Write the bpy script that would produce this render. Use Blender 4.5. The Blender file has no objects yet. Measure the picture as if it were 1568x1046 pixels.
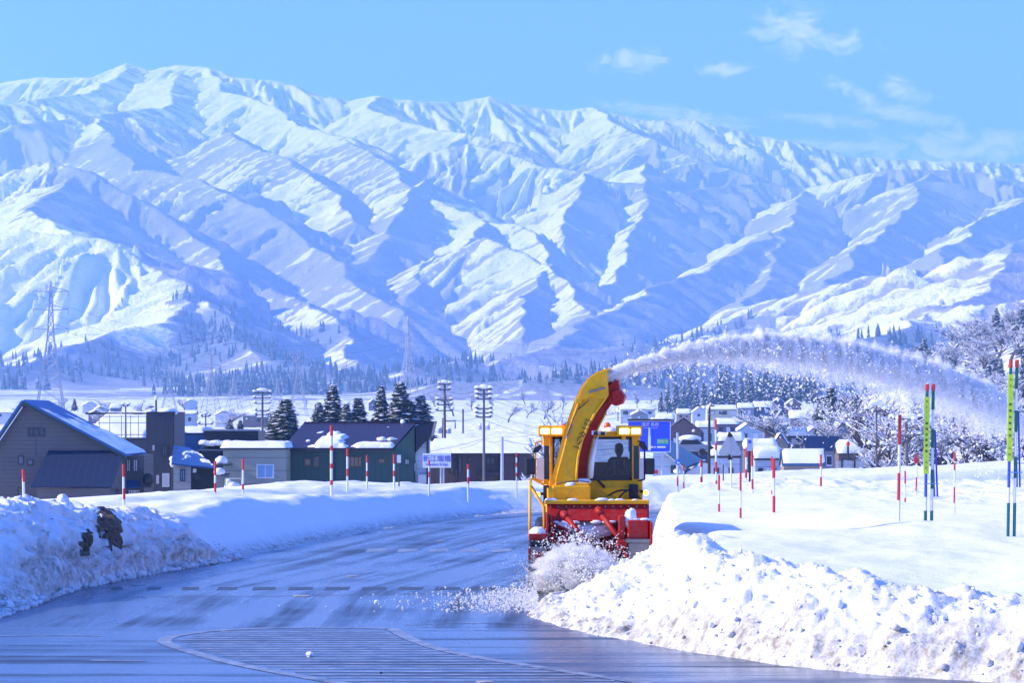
import bpy, bmesh, math, random
import numpy as np
from mathutils import Vector, Matrix

# ------------------------------------------------------------------ camera, sky, sun, exposure
SC = bpy.context.scene
COL = SC.collection
R = math.radians
F = 100.0 / 36.0 * 1568.0            # focal length in photo pixels
H = 3.4                              # eye height above the road
PITCH = math.atan((640 - 523) / F)

cam_d = bpy.data.cameras.new('camera'); cam_d.lens = 100; cam_d.sensor_width = 36
cam_d.clip_start = 0.5; cam_d.clip_end = 40000
cam = bpy.data.objects.new('camera', cam_d); COL.objects.link(cam)
cam.location = (0, 0, H); cam.rotation_euler = (R(90) + PITCH, 0, 0)
SC.camera = cam

SUN_EL, SUN_AZ = R(29), R(-93)       # azimuth from +Y, negative = to the left
SDIR = Vector((math.sin(SUN_AZ) * math.cos(SUN_EL), math.cos(SUN_AZ) * math.cos(SUN_EL), math.sin(SUN_EL)))
sun_d = bpy.data.lights.new('sun', 'SUN'); sun_d.energy = 5.0; sun_d.angle = R(0.53); sun_d.color = (1.0, 0.87, 0.66)
sun = bpy.data.objects.new('sun', sun_d); COL.objects.link(sun)
sun.location = (-300, 100, 300); sun.rotation_euler = SDIR.to_track_quat('Z', 'Y').to_euler()

W = bpy.data.worlds.new('World'); SC.world = W; W.use_nodes = True
SKY_STRENGTH = 0.15
SKY_TINT = (0.30, 0.57, 1.28, 1)
EXPOSURE = 0.87
SC.view_settings.view_transform = 'Standard'; SC.view_settings.look = 'None'
SC.view_settings.exposure = EXPOSURE; SC.view_settings.gamma = 1.0
SC.view_settings.use_curve_mapping = False
SC.cycles.max_bounces = 8; SC.cycles.diffuse_bounces = 3; SC.cycles.glossy_bounces = 3
SC.cycles.transmission_bounces = 4; SC.cycles.transparent_max_bounces = 12; SC.cycles.volume_bounces = 5
SC.cycles.use_denoising = True
SC.cycles.caustics_reflective = False; SC.cycles.caustics_refractive = False

def wx(px, D): return (px - 784.0) / F * D / 1.0
def P(px, py, Y):
    u = (px - 784.0) / F; v = (523.0 - py) / F
    y = math.cos(PITCH) - math.sin(PITCH) * v; z = math.sin(PITCH) + math.cos(PITCH) * v
    return Vector((u * Y / y, Y, H + z * Y / y))
def wz(py, D): return P(784, py, D).z

def build_world():
    nt = W.node_tree; N = nt.nodes; L = nt.links; N.clear()
    out = N.new('ShaderNodeOutputWorld'); bg = N.new('ShaderNodeBackground'); bg.inputs['Strength'].default_value = SKY_STRENGTH
    sky = N.new('ShaderNodeTexSky'); sky.sky_type = 'NISHITA'; sky.sun_disc = False
    sky.sun_elevation = SUN_EL; sky.sun_rotation = SUN_AZ; sky.altitude = 300
    sky.air_density = 1.0; sky.dust_density = 0.2; sky.ozone_density = 5.0
    tc = N.new('ShaderNodeTexCoord'); sep = N.new('ShaderNodeSeparateXYZ'); L.new(tc.outputs['Generated'], sep.inputs[0])
    def math_(op, a, b=None, clamp=False):
        n = N.new('ShaderNodeMath'); n.operation = op; n.use_clamp = clamp
        for i, v in enumerate((a, b)):
            if v is None: continue
            if isinstance(v, (int, float)): n.inputs[i].default_value = v
            else: L.new(v, n.inputs[i])
        return n.outputs[0]
    az = math_('ARCTAN2', sep.outputs['X'], sep.outputs['Y']); el = math_('ARCSINE', sep.outputs['Z'])
    comb = N.new('ShaderNodeCombineXYZ'); L.new(math_('MULTIPLY', az, 75), comb.inputs[0]); L.new(math_('MULTIPLY', el, 150), comb.inputs[1])
    nz = N.new('ShaderNodeTexNoise'); nz.inputs['Scale'].default_value = 1.0; nz.inputs['Detail'].default_value = 7
    nz.inputs['Roughness'].default_value = 0.62; nz.inputs['Distortion'].default_value = 1.2; L.new(comb.outputs[0], nz.inputs['Vector'])
    total = None
    clouds = [(1205, 48, 62, 50, 0), (1275, 62, 70, 26, .1), (968, 90, 75, 24, 0), (1112, 108, 50, 14, 0), (1310, 145, 60, 18, .5),
              (1385, 140, 45, 22, .3), (1400, 182, 110, 18, .22), (1270, 186, 90, 14, .1), (1500, 218, 190, 20, 0), (1040, 176, 150, 16, .15),
              (1290, 226, 140, 16, 0.05), (1480, 236, 200, 22, 0), (1800, 120, 160, 30, .1), (-250, 60, 140, 30, 0)]
    for px, py, rx, ry, tilt in clouds:
        a0 = math.atan((px - 784) / F); e0 = math.atan((640 - py) / F)
        da = math_('SUBTRACT', az, a0); de = math_('SUBTRACT', el, e0)
        de = math_('ADD', de, math_('MULTIPLY', da, tilt))
        da = math_('DIVIDE', da, rx / F); de = math_('DIVIDE', de, ry / F)
        d2 = math_('ADD', math_('MULTIPLY', da, da), math_('MULTIPLY', de, de))
        g = math_('POWER', 2.718, math_('MULTIPLY', d2, -0.9))
        total = g if total is None else math_('MAXIMUM', total, g)
    m = math_('SUBTRACT', math_('ADD', math_('MULTIPLY', total, 0.42), nz.outputs['Fac']), 0.70)
    m = math_('MULTIPLY', m, 3.6, True)
    m = math_('MULTIPLY', m, math_('MULTIPLY', total, 1.6, True))
    tint = N.new('ShaderNodeMixRGB'); tint.blend_type = 'MULTIPLY'; tint.inputs['Fac'].default_value = 1; L.new(sky.outputs[0], tint.inputs['Color1'])
    tint.inputs['Color2'].default_value = SKY_TINT          # the photograph's cool white balance
    mix = N.new('ShaderNodeMixRGB'); L.new(math_('MULTIPLY', m, 0.85), mix.inputs['Fac']); L.new(tint.outputs[0], mix.inputs['Color1'])
    mix.inputs['Color2'].default_value = (5.6, 5.5, 6.4, 1)
    L.new(mix.outputs[0], bg.inputs['Color']); L.new(bg.outputs[0], out.inputs['Surface'])
build_world()

# ------------------------------------------------------------------ noise
def _h(ix, iy, s):
    a = (ix.astype(np.int64) * 374761393 + iy.astype(np.int64) * 668265263 + s * 974634777) & 0xffffffff
    a = ((a ^ (a >> 13)) * 1274126177) & 0xffffffff
    return ((a ^ (a >> 16)) & 0xffffff) / float(0x1000000)
def perlin(x, y, s=0):
    x = np.asarray(x, float); y = np.asarray(y, float)
    ix = np.floor(x); iy = np.floor(y); fx = x - ix; fy = y - iy
    u = fx * fx * fx * (fx * (fx * 6 - 15) + 10); v = fy * fy * fy * (fy * (fy * 6 - 15) + 10)
    def g(dx, dy):
        a = _h(ix + dx, iy + dy, s) * 2 * math.pi
        return np.cos(a) * (fx - dx) + np.sin(a) * (fy - dy)
    a = g(0, 0); b = g(1, 0); c = g(0, 1); d = g(1, 1)
    return ((a + (b - a) * u) * (1 - v) + (c + (d - c) * u) * v) * 1.5
def fbm(x, y, o=4, s=0, gain=0.5):
    t = 0; amp = 1; n = 0
    for k in range(o):
        t = t + amp * perlin(x * 2 ** k + 17.3 * k, y * 2 ** k - 9.1 * k, s + k); n += amp; amp *= gain
    return t / n
def billow(x, y, o=4, s=0, gain=0.5):
    t = 0; amp = 1; n = 0
    for k in range(o):
        t = t + amp * np.abs(perlin(x * 2.1 ** k + 5.3 * k, y * 2.1 ** k - 3.1 * k, s + k)) * 1.6; n += amp; amp *= gain
    return t / n
def sstep(a, b, x):
    t = np.clip((x - a) / (b - a), 0, 1); return t * t * (3 - 2 * t)

# ------------------------------------------------------------------ mesh helpers
def tag(o, label=None, cat=None, group=None, kind=None):
    if label: o['label'] = label
    if cat: o['category'] = cat
    if group: o['group'] = group
    if kind: o['kind'] = kind
    return o
def empty(name, loc, label=None, cat=None, group=None, rz=0):
    o = bpy.data.objects.new(name, None); COL.objects.link(o); o.location = loc; o.rotation_euler = (0, 0, rz)
    o.empty_display_size = 0.2
    return tag(o, label, cat, group)
def link_mesh(name, me, parent=None, loc=None):
    o = bpy.data.objects.new(name, me); COL.objects.link(o)
    if parent is not None: o.parent = parent
    if loc is not None: o.location = loc
    return o
def base_of(o):
    v = Vector((0, 0, 0))
    while o is not None: v += Vector(o.location); o = o.parent
    return v
class MB:
    """collects faces in world metres; build() links them as one mesh"""
    def __init__(s): s.v = []; s.f = []; s.mi = []; s.cur = 0
    def add(s, vs, fs):
        n = len(s.v); s.v += [tuple(p) for p in vs]; s.f += [tuple(i + n for i in f) for f in fs]; s.mi += [s.cur] * len(fs); return s
    def box(s, x0, x1, y0, y1, z0, z1):
        return s.add([(x0, y0, z0), (x1, y0, z0), (x1, y1, z0), (x0, y1, z0), (x0, y0, z1), (x1, y0, z1), (x1, y1, z1), (x0, y1, z1)],
                     [(0, 3, 2, 1), (4, 5, 6, 7), (0, 1, 5, 4), (1, 2, 6, 5), (2, 3, 7, 6), (3, 0, 4, 7)])
    def prism(s, pts, off):
        """pts: polygon (3D list), extruded by vector off"""
        n = len(pts); off = Vector(off); a = [Vector(p) for p in pts]; b = [p + off for p in a]
        fs = [tuple(range(n))[::-1], tuple(range(n, 2 * n))] + [(i, (i + 1) % n, n + (i + 1) % n, n + i) for i in range(n)]
        return s.add(a + b, fs)
    def tube(s, path, r, n=6, caps=True):
        path = [Vector(p) for p in path]; rs = r if isinstance(r, (list, tuple)) else [r] * len(path)
        vs = []; up = Vector((0, 0, 1))
        for i, p in enumerate(path):
            t = (path[min(i + 1, len(path) - 1)] - path[max(i - 1, 0)])
            if t.length < 1e-9: t = Vector((0, 0, 1))
            t.normalize(); a = t.cross(up)
            if a.length < 0.05: a = t.cross(Vector((0, 1, 0)))
            a.normalize(); b = t.cross(a)
            for k in range(n):
                an = 2 * math.pi * k / n; vs.append(p + (a * math.cos(an) + b * math.sin(an)) * rs[i])
        fs = []
        for i in range(len(path) - 1):
            for k in range(n): fs.append((i * n + k, i * n + (k + 1) % n, (i + 1) * n + (k + 1) % n, (i + 1) * n + k))
        if caps: fs.append(tuple(range(n))[::-1]); fs.append(tuple((len(path) - 1) * n + k for k in range(n)))
        return s.add(vs, fs)
    def ball(s, c, r, nu=10, nv=7, rough=0, seed=0):
        rn = random.Random(seed); c = Vector(c); r = r if isinstance(r, (list, tuple)) else (r, r, r)
        vs = [c + Vector((0, 0, -r[2]))]
        for j in range(1, nv):
            th = math.pi * j / nv
            for i in range(nu):
                ph = 2 * math.pi * i / nu; q = 1 + rough * rn.uniform(-1, 1)
                vs.append(c + Vector((r[0] * math.sin(th) * math.cos(ph) * q, r[1] * math.sin(th) * math.sin(ph) * q, -r[2] * math.cos(th) * q)))
        vs.append(c + Vector((0, 0, r[2]))); fs = []
        for i in range(nu):
            fs.append((0, 1 + (i + 1) % nu, 1 + i)); m = 1 + (nv - 2) * nu; fs.append((len(vs) - 1, m + i, m + (i + 1) % nu))
        for j in range(nv - 2):
            for i in range(nu): a = 1 + j * nu; fs.append((a + i, a + (i + 1) % nu, a + nu + (i + 1) % nu, a + nu + i))
        return s.add(vs, fs)
    def mesh(s, name, mats, org=(0, 0, 0), smooth=False):
        o = Vector(org); me = bpy.data.meshes.new(name)
        me.from_pydata([(v[0] - o.x, v[1] - o.y, v[2] - o.z) for v in s.v], [], s.f)
        for m in (mats if isinstance(mats, (list, tuple)) else [mats]): me.materials.append(m)
        if isinstance(mats, (list, tuple)) and len(mats) > 1: me.polygons.foreach_set('material_index', s.mi)
        if smooth: me.polygons.foreach_set('use_smooth', [True] * len(me.polygons))
        me.update(); return me
    def build(s, name, mat, parent=None, smooth=False, bevel=0):
        o = link_mesh(name, s.mesh(name, mat, base_of(parent), smooth), parent)
        if bevel:
            b = o.modifiers.new('bevel', 'BEVEL'); b.width = bevel; b.segments = 2; b.limit_method = 'ANGLE'
        return o
def grid_mesh(name, X, Y, Z, mat, smooth=True, attrs=None, uv=None, keep=None):
    """X, Y, Z: 2D arrays -> quad grid"""
    n, m = X.shape; co = np.stack([X, Y, Z], -1).reshape(-1, 3).astype(np.float32)
    i = np.arange(n * m).reshape(n, m)
    q = np.stack([i[:-1, :-1], i[:-1, 1:], i[1:, 1:], i[1:, :-1]], -1).reshape(-1, 4)
    if keep is not None: q = q[keep.reshape(-1)]
    return raw_mesh(name, co, q, mat, smooth, attrs)
def raw_mesh(name, co, q, mat, smooth=False, attrs=None):
    me = bpy.data.meshes.new(name); co = np.ascontiguousarray(co, np.float32); k = q.shape[1]
    me.vertices.add(len(co)); me.vertices.foreach_set('co', co.reshape(-1))
    me.loops.add(q.size); me.loops.foreach_set('vertex_index', q.reshape(-1).astype(np.int32))
    me.polygons.add(len(q)); me.polygons.foreach_set('loop_start', np.arange(0, q.size, k, dtype=np.int32))
    me.polygons.foreach_set('loop_total', np.full(len(q), k, np.int32))
    me.polygons.foreach_set('use_smooth', np.full(len(q), smooth, bool))
    for an, av in (attrs or {}).items():
        a = me.attributes.new(an, 'FLOAT', 'POINT'); a.data.foreach_set('value', np.ascontiguousarray(av, np.float32).reshape(-1))
    me.materials.append(mat); me.update(calc_edges=True); me.validate(); return me
def copy_tree(o, parent=None):
    c = o.copy(); COL.objects.link(c); c.parent = parent
    for ch in o.children: copy_tree(ch, c)
    return c

# ------------------------------------------------------------------ materials
class NT:
    def __init__(s, name):
        s.m = bpy.data.materials.new(name); s.m.use_nodes = True; s.N = s.m.node_tree.nodes; s.L = s.m.node_tree.links
        s.b = s.N['Principled BSDF']; s.out = s.N['Material Output']
    def sock(s, i, v):
        if isinstance(v, (int, float)): i.default_value = v
        elif isinstance(v, (tuple, list)): i.default_value = (*v, 1) if len(v) == 3 and i.type == 'RGBA' else v
        else: s.L.new(v, i)
    def math(s, op, a, b=0.0, clamp=False):
        n = s.N.new('ShaderNodeMath'); n.operation = op; n.use_clamp = clamp; s.sock(n.inputs[0], a); s.sock(n.inputs[1], b); return n.outputs[0]
    def mix(s, f, a, b):
        n = s.N.new('ShaderNodeMixRGB'); s.sock(n.inputs[0], f); s.sock(n.inputs[1], a); s.sock(n.inputs[2], b); return n.outputs[0]
    def coord(s, kind='Object', scale=(1, 1, 1), rot=(0, 0, 0)):
        t = s.N.new('ShaderNodeTexCoord'); mp = s.N.new('ShaderNodeMapping'); mp.inputs['Scale'].default_value = scale; mp.inputs['Rotation'].default_value = rot
        s.L.new(t.outputs[kind], mp.inputs[0]); return mp.outputs[0]
    def noise(s, scale, detail=4, rough=0.5, vec=None, dist=0):
        n = s.N.new('ShaderNodeTexNoise'); n.inputs['Scale'].default_value = scale; n.inputs['Detail'].default_value = detail
        n.inputs['Roughness'].default_value = rough; n.inputs['Distortion'].default_value = dist
        s.L.new(vec if vec is not None else s.coord(), n.inputs['Vector']); return n.outputs['Fac']
    def ramp(s, f, stops):
        n = s.N.new('ShaderNodeValToRGB'); e = n.color_ramp.elements
        for i, (p, c) in enumerate(stops):
            k = e[i] if i < 2 else e.new(p)
            k.position = p; k.color = (*c, 1) if not isinstance(c, (int, float)) else (c, c, c, 1)
        s.L.new(f, n.inputs[0]); return n.outputs[0]
    def attr(s, name):
        n = s.N.new('ShaderNodeAttribute'); n.attribute_name = name; return n.outputs['Fac']
    def bump(s, h, strength=0.3, dist=0.05):
        n = s.N.new('ShaderNodeBump'); n.inputs['Strength'].default_value = strength; n.inputs['Distance'].default_value = dist
        s.L.new(h, n.inputs['Height']); s.L.new(n.outputs[0], s.b.inputs['Normal'])
    def set(s, **k):
        for a, v in k.items():
            s.sock(s.b.inputs[{'color': 'Base Color', 'rough': 'Roughness', 'metal': 'Metallic', 'spec': 'Specular IOR Level', 'alpha': 'Alpha', 'coat': 'Coat Weight',
                               'emit': 'Emission Color', 'estr': 'Emission Strength', 'ior': 'IOR', 'trans': 'Transmission Weight', 'sheen': 'Sheen Weight'}[a]], v)
        return s
MATS = {}
def paint(name, col, rough=0.5, metal=0.0, var=0.18, scale=3.0, coat=0.0, dirt=0.0):
    """a plain coat with uneven tone and light grime"""
    if name in MATS: return MATS[name]
    n = NT(name); nz = n.noise(scale, 5, 0.6)
    c = n.mix(nz, tuple(max(0, x * (1 - var)) for x in col), tuple(min(1, x * (1 + var)) for x in col))
    if dirt: c = n.mix(n.math('MULTIPLY', n.ramp(n.noise(scale * 2.3, 6, 0.7), [(0.45, 0), (0.75, 1)]), dirt), c, (0.16, 0.14, 0.12))
    n.set(color=c, rough=n.math('ADD', n.math('MULTIPLY', nz, 0.2), rough - 0.1), metal=metal, coat=coat)
    MATS[name] = n.m; return n.m

def snow_material(name, dirt_attr=None, scale=1.0, grain=0.25):
    n = NT(name); co = n.coord('Object', (scale,) * 3)
    a = n.noise(0.5, 5, 0.6, co); f = n.noise(26, 4, 0.7, co); mid = n.noise(5, 5, 0.6, co)
    c = n.mix(a, (0.86, 0.87, 0.89), (0.92, 0.92, 0.92))
    if dirt_attr:
        d = n.math('MULTIPLY', n.attr(dirt_attr), n.ramp(n.math('ADD', n.math('MULTIPLY', f, .35), n.math('MULTIPLY', mid, .65)), [(0.36, 0), (0.62, 1)]), True)
        c = n.mix(d, c, (0.30, 0.265, 0.21))
    n.set(color=c, rough=0.62, spec=0.25)
    n.bump(n.math('ADD', n.math('MULTIPLY', mid, 0.6), n.math('MULTIPLY', f, 0.4)), grain, 0.08 / scale)
    return n.m
M_SNOW = snow_material('snow'); M_SNOW_DIRTY = snow_material('plowed_snow', 'dirt', 1.0, 0.45)
M_FARSNOW = snow_material('far_snow', None, 0.05, 0.15); M_ROOFSNOW = snow_material('roof_snow', None, 0.6, 0.2)
# ------------------------------------------------------------------ terrain: plain, town slope, mountain range
def plain(X, Y):
    X = np.asarray(X, float); Y = np.asarray(Y, float)
    z = np.interp(Y, [0, 110, 160, 250, 500, 700, 1000, 1500, 2000, 2600, 3200, 13000], [-5.2, -5.2, -5.6, -6, -4, -1.7, 1.1, 7.5, 15, 28, 42, 60])
    z = z + 46 * np.exp(-(((X - 225) / 80) ** 2 + ((Y - 930) / 260) ** 2))
    return z
def ground_Y(py, X0=0.0, px=784, lo=140, hi=2600):
    """distance at which the plain shows at photo row py"""
    best = lo
    for Y in np.linspace(lo, hi, 1200):
        if plain(wx(px, Y), Y) <= wz(py, Y): best = Y
        else:
            if Y > lo + 5 and best > lo: break
    return float(best)

RIDGES = [  # (slope, [(px, py, km) ...])
    (0.62, [(-420, 170, 10), (-250, 150, 9.9), (-100, 128, 9.8), (0, 128, 9.7), (60, 116, 9.5), (140, 118, 9.4), (200, 97, 9.5), (235, 107, 9.5), (275, 98, 9.4), (320, 100, 9.3), (350, 114, 9.2),
            (430, 125, 9.2), (500, 150, 9.4), (540, 153, 9.5), (575, 143, 9.3), (640, 155, 9.3), (690, 156, 9.4), (745, 146, 9.4), (790, 160, 9.5), (870, 166, 9.5), (905, 161, 9.5),
            (960, 176, 9.5), (1000, 187, 9.6), (1050, 180, 9.8), (1100, 192, 9.8), (1200, 215, 9.8), (1300, 238, 9.8), (1400, 244, 9.8), (1568, 250, 9.8), (1800, 262, 9.8), (2050, 280, 9.8)]),
    (0.66, [(320, 100, 9.3), (330, 135, 8.9), (390, 150, 8.6), (470, 190, 8.2), (540, 215, 7.9)]),
    (0.64, [(200, 97, 9.5), (150, 140, 8.9), (60, 150, 8.5), (-40, 165, 8.3), (-250, 200, 8.2)]),
    (0.62, [(275, 110, 9.2), (250, 165, 8.5), (180, 170, 8.2), (90, 185, 8.0), (20, 190, 7.8)]),
    (0.7, [(575, 143, 9.3), (565, 165, 8.8), (614, 181, 8.5), (665, 193, 8.3), (710, 202, 8.1), (800, 222, 8.0)]),
    (0.7, [(905, 161, 9.5), (940, 190, 9.0), (1000, 215, 8.7), (1070, 245, 8.5), (1140, 262, 8.4)]),
    (0.78, [(640, 232, 7.6), (707, 217, 7.6), (786, 234, 7.5), (830, 251, 7.4), (896, 262, 7.3), (944, 276, 7.3), (1000, 280, 7.3), (1040, 296, 7.4), (1110, 280, 7.6), (1174, 278, 7.7), (1240, 288, 7.8)]),
    (0.8, [(990, 247, 7.6), (1000, 282, 7.3), (985, 345, 6.8), (955, 400, 6.3), (930, 440, 6.0)]),
    (0.8, [(896, 262, 7.3), (880, 320, 6.8), (850, 370, 6.4)]),
    (0.75, [(520, 210, 7.8), (580, 245, 7.4), (640, 285, 7.0), (700, 310, 6.8), (755, 337, 6.6), (793, 343, 6.5), (830, 400, 6.1), (880, 450, 5.7), (920, 490, 5.4)]),
    (0.8, [(660, 275, 7.0), (610, 320, 6.5), (570, 370, 6.1), (545, 420, 5.8)]),
    (0.75, [(748, 335, 6.6), (700, 365, 6.2), (660, 400, 5.9), (640, 450, 5.5)]),
    (0.75, [(693, 392, 5.9), (748, 362, 5.8), (810, 400, 5.6), (858, 424, 5.4), (900, 470, 5.1), (930, 505, 4.8)]),
    (0.8, [(830, 402, 5.6), (800, 450, 5.2), (830, 520, 4.7)]),
    (0.75, [(1240, 290, 7.6), (1195, 350, 6.6), (1130, 385, 6.1), (1080, 410, 5.8), (1000, 440, 5.4), (940, 475, 5.0), (880, 505, 4.6), (820, 535, 4.2)]),
    (0.75, [(1195, 350, 6.6), (1180, 410, 6.0), (1140, 470, 5.3)]),
    (0.68, [(1240, 288, 7.8), (1309, 272, 7.6), (1363, 258, 7.5), (1414, 258, 7.5), (1508, 263, 7.5), (1590, 282, 7.5), (1750, 300, 7.5), (1950, 310, 7.5)]),
    (0.8, [(1420, 262, 7.4), (1400, 300, 6.9), (1350, 345, 6.4), (1300, 385, 5.9), (1270, 430, 5.4)]),
    (0.75, [(1590, 285, 7.4), (1520, 325, 6.7), (1460, 370, 6.0), (1420, 420, 5.3)]),
    (0.75, [(1700, 330, 6.6), (1600, 355, 6.1), (1540, 385, 5.5)]),
    (0.6, [(1120, 480, 4.2), (1174, 460, 4.0), (1218, 446, 3.9), (1290, 428, 3.8), (1363, 420, 3.7), (1454, 402, 3.7), (1570, 384, 3.7), (1750, 370, 3.7), (1950, 360, 3.7)]),
    (0.35, [(1570, 384, 3.7), (1500, 450, 3.2), (1350, 500, 2.8), (1200, 540, 2.6)]),
    (0.5, [(1390, 470, 3.0), (1500, 462, 2.9), (1650, 440, 2.9), (1850, 420, 2.9)]),
    (0.7, [(150, 175, 8.2), (180, 225, 7.4), (203, 258, 6.9), (248, 260, 6.8), (310, 274, 6.6), (362, 298, 6.4), (430, 340, 6.1), (500, 385, 5.8), (560, 430, 5.4), (610, 480, 5.0)]),
    (0.7, [(350, 200, 7.8), (430, 240, 7.2), (500, 290, 6.8), (540, 340, 6.4)]),
    (0.68, [(-250, 230, 6.8), (-100, 245, 6.3), (0, 268, 6.0), (75, 246, 5.9), (138, 267, 5.8), (200, 298, 5.7), (260, 335, 5.6), (330, 385, 5.4), (390, 430, 5.1)]),
    (0.6, [(100, 270, 5.8), (60, 320, 5.2), (110, 360, 4.7)]),
    (0.55, [(-300, 320, 4.9), (-100, 350, 4.7), (0, 362, 4.6), (60, 352, 4.6), (165, 364, 4.5), (193, 378, 4.45), (240, 405, 4.4), (290, 445, 4.2), (330, 500, 3.8)]),
    (0.6, [(345, 470, 4.5), (396, 438, 4.5), (465, 462, 4.4), (510, 510, 4.1), (560, 560, 3.6)]),
    (0.5, [(290, 445, 4.1), (230, 490, 3.6), (150, 525, 3.3), (60, 560, 3.0), (-60, 570, 2.9)]),
    (0.5, [(290, 460, 3.9), (360, 510, 3.5), (450, 550, 3.2), (540, 590, 2.9)]),
    (0.42, [(560, 600, 2.7), (603, 586, 2.8), (648, 572, 2.9), (707, 552, 3.1), (741, 562, 3.2), (790, 548, 3.2), (851, 534, 3.3), (940, 530, 3.4), (1040, 520, 3.4), (1120, 500, 3.5)]),
    (0.4, [(700, 598, 2.3), (820, 590, 2.3), (950, 575, 2.4), (1060, 560, 2.5), (1180, 556, 2.5), (1330, 550, 2.5), (1500, 545, 2.5)]),
]
def terrain():
    na, rows = 820, np.concatenate([np.linspace(100, 400, 40, endpoint=False), np.linspace(400, 2200, 90, endpoint=False),
                                    np.linspace(2200, 5000, 240, endpoint=False), np.linspace(5000, 9900, 420), np.linspace(9950, 12500, 24)])
    ta = np.tan(np.linspace(R(-12.6), R(12.6), na))
    Yg, T = np.meshgrid(rows, ta, indexing='ij'); Xg = Yg * T
    h = plain(Xg, Yg); base = h.copy()
    sel = Yg[:, 0] > 2050
    X = Xg[sel]; Y = Yg[sel]
    Xw = X + 55 * fbm(X / 500, Y / 500, 3, 11) + 14 * fbm(X / 110, Y / 110, 2, 31); Yw = Y + 70 * fbm(X / 500 + 40, Y / 500, 3, 12)
    bh = np.full(X.shape, -1e9); gx = np.zeros(X.shape); gy = -np.ones(X.shape); dist = np.full(X.shape, 1e9)
    sn = 1 + 0.22 * fbm(X / 700, Y / 700, 2, 5)
    for sl, pts in RIDGES:
        w = [P(p[0], p[1], p[2] * 1000) for p in pts]
        for a, b in zip(w[:-1], w[1:]):
            dx, dy = b.x - a.x, b.y - a.y; l2 = dx * dx + dy * dy + 1e-6
            t = np.clip(((Xw - a.x) * dx + (Yw - a.y) * dy) / l2, 0, 1)
            ex = Xw - (a.x + dx * t); ey = Yw - (a.y + dy * t); d = np.sqrt(ex * ex + ey * ey) + 1e-3
            c = a.z + (b.z - a.z) * t - sl * 0.86 * sn * d * (1 - 0.18 * np.clip(d / 1500, 0, 1))
            m = c > bh
            bh = np.where(m, c, bh); gx = np.where(m, ex / d, gx); gy = np.where(m, ey / d, gy); dist = np.where(m, d, dist)
    # gullies that run down the fall line
    tx, ty = -gy, gx; gul = np.zeros(X.shape); fine = np.zeros(X.shape)
    gmod = np.clip(0.62 + 1.5 * fbm(X / 1300, Y / 1300, 3, 140), 0.12, 1.35)
    for k, (lam, amp) in enumerate([(430, 30), (210, 26), (104, 21), (52, 14), (27, 7)]):
        cs = lam * 1.7; cx = np.floor(X / cs); cy = np.floor(Y / cs); num = np.zeros(X.shape); den = np.zeros(X.shape) + 1e-6
        for i in (-1, 0, 1):
            for j in (-1, 0, 1):
                ax = cx + i; ay = cy + j; r1 = _h(ax, ay, 50 + k); r2 = _h(ax, ay, 60 + k); ph = _h(ax, ay, 70 + k)
                vx = X - (ax + 0.2 + 0.6 * r1) * cs; vy = Y - (ay + 0.2 + 0.6 * r2) * cs
                wgt = np.exp(-(vx * vx + vy * vy) / (0.42 * cs) ** 2)
                num += wgt * np.cos((vx * tx + vy * ty) / lam * 2 * math.pi + ph * 6.28); den += wgt
        wv = num / den; wv = -np.abs(wv) ** 0.8 * np.sign(wv) if k < 2 else wv
        g = amp * (gmod if k < 3 else 0.5 + 0.5 * gmod) * wv * np.clip(dist / (60 + lam * 0.55), 0, 1) * np.clip((bh + 40) / 260, 0.12, 1)
        gul += g
        if k >= 2: fine += wv
    hm = bh + gul + 5 * fbm(X / 60, Y / 60, 3, 9)
    kk = 14.0; pl = base[sel] + 4 * fbm(X / 240, Y / 240, 3, 21)
    mx = np.maximum(hm, pl); h[sel] = mx + kk * np.log1p(np.exp(-np.abs(hm - pl) / kk)) - kk * 0.05
    h = h + 0.5 * fbm(Xg / 60, Yg / 60, 3, 3) * np.clip((Yg - 250) / 400, 0, 1)
    # how open (tree-free) the snow is
    op = np.ones(h.shape); hs = h[sel]
    asp = gx * -0.93 + gy * -0.1
    o = 0.62 * fbm(X / 330, Y / 330, 4, 77) + 0.42 * asp + 0.22 * fine + 0.75 * sstep(640, 1050, hs) - 0.27
    o += 0.35 * fbm(X / 90 + gx * 3, Y / 90, 3, 78) + 0.75 * fbm(X / 1000, Y / 1000, 3, 178) + 0.06
    pxx = X / Y * F + 784
    zone = lambda a, b, c, d, e: sstep(a - 60, a + 60, pxx) * sstep(b + 60, b - 60, pxx) * sstep(c - 300, c + 300, Y) * sstep(d + 300, d - 300, Y) * e
    o = o - zone(150, 640, 4300, 8000, .42) - zone(1080, 2200, 4600, 9200, .26) + zone(680, 1030, 5600, 7600, .14) - zone(560, 900, 3600, 5300, .2)   # where the woods grow thick
    o = sstep(-0.05, 0.22, o)
    ski = sstep(310, 215, pxx + 40 * fbm(X / 150, Y / 150, 2, 4)) * sstep(3250, 3500, Y) * sstep(5300, 4700, Y) * sstep(-0.22, -0.02, fbm(X / 210, Y / 260, 3, 8) + 0.1)
    o = np.maximum(o, ski)
    wood = sstep(4600, 4100, Y) * sstep(-0.12, 0.15, fbm(X / 330, Y / 330, 3, 15) + 0.02 - 0.4 * sstep(3200, 3600, Y) * sstep(1000, 1200, pxx)) * sstep(2150, 2400, Y)
    o = np.where(ski > 0.5, o, o * (1 - 0.9 * wood))
    op[sel] = o
    conif = np.zeros(h.shape); conif[sel] = np.where(ski > 0.4, 0, wood)
    op = op * (1 - 0.55 * np.exp(-(((Xg - 225) / 75) ** 2 + ((Yg - 930) / 240) ** 2)))
    n = NT('mountain_snow_and_woods')
    open_ = n.attr('open')
    sp = n.noise(0.11, 4, 0.75); sp2 = n.noise(0.02, 5, 0.6)
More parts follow.
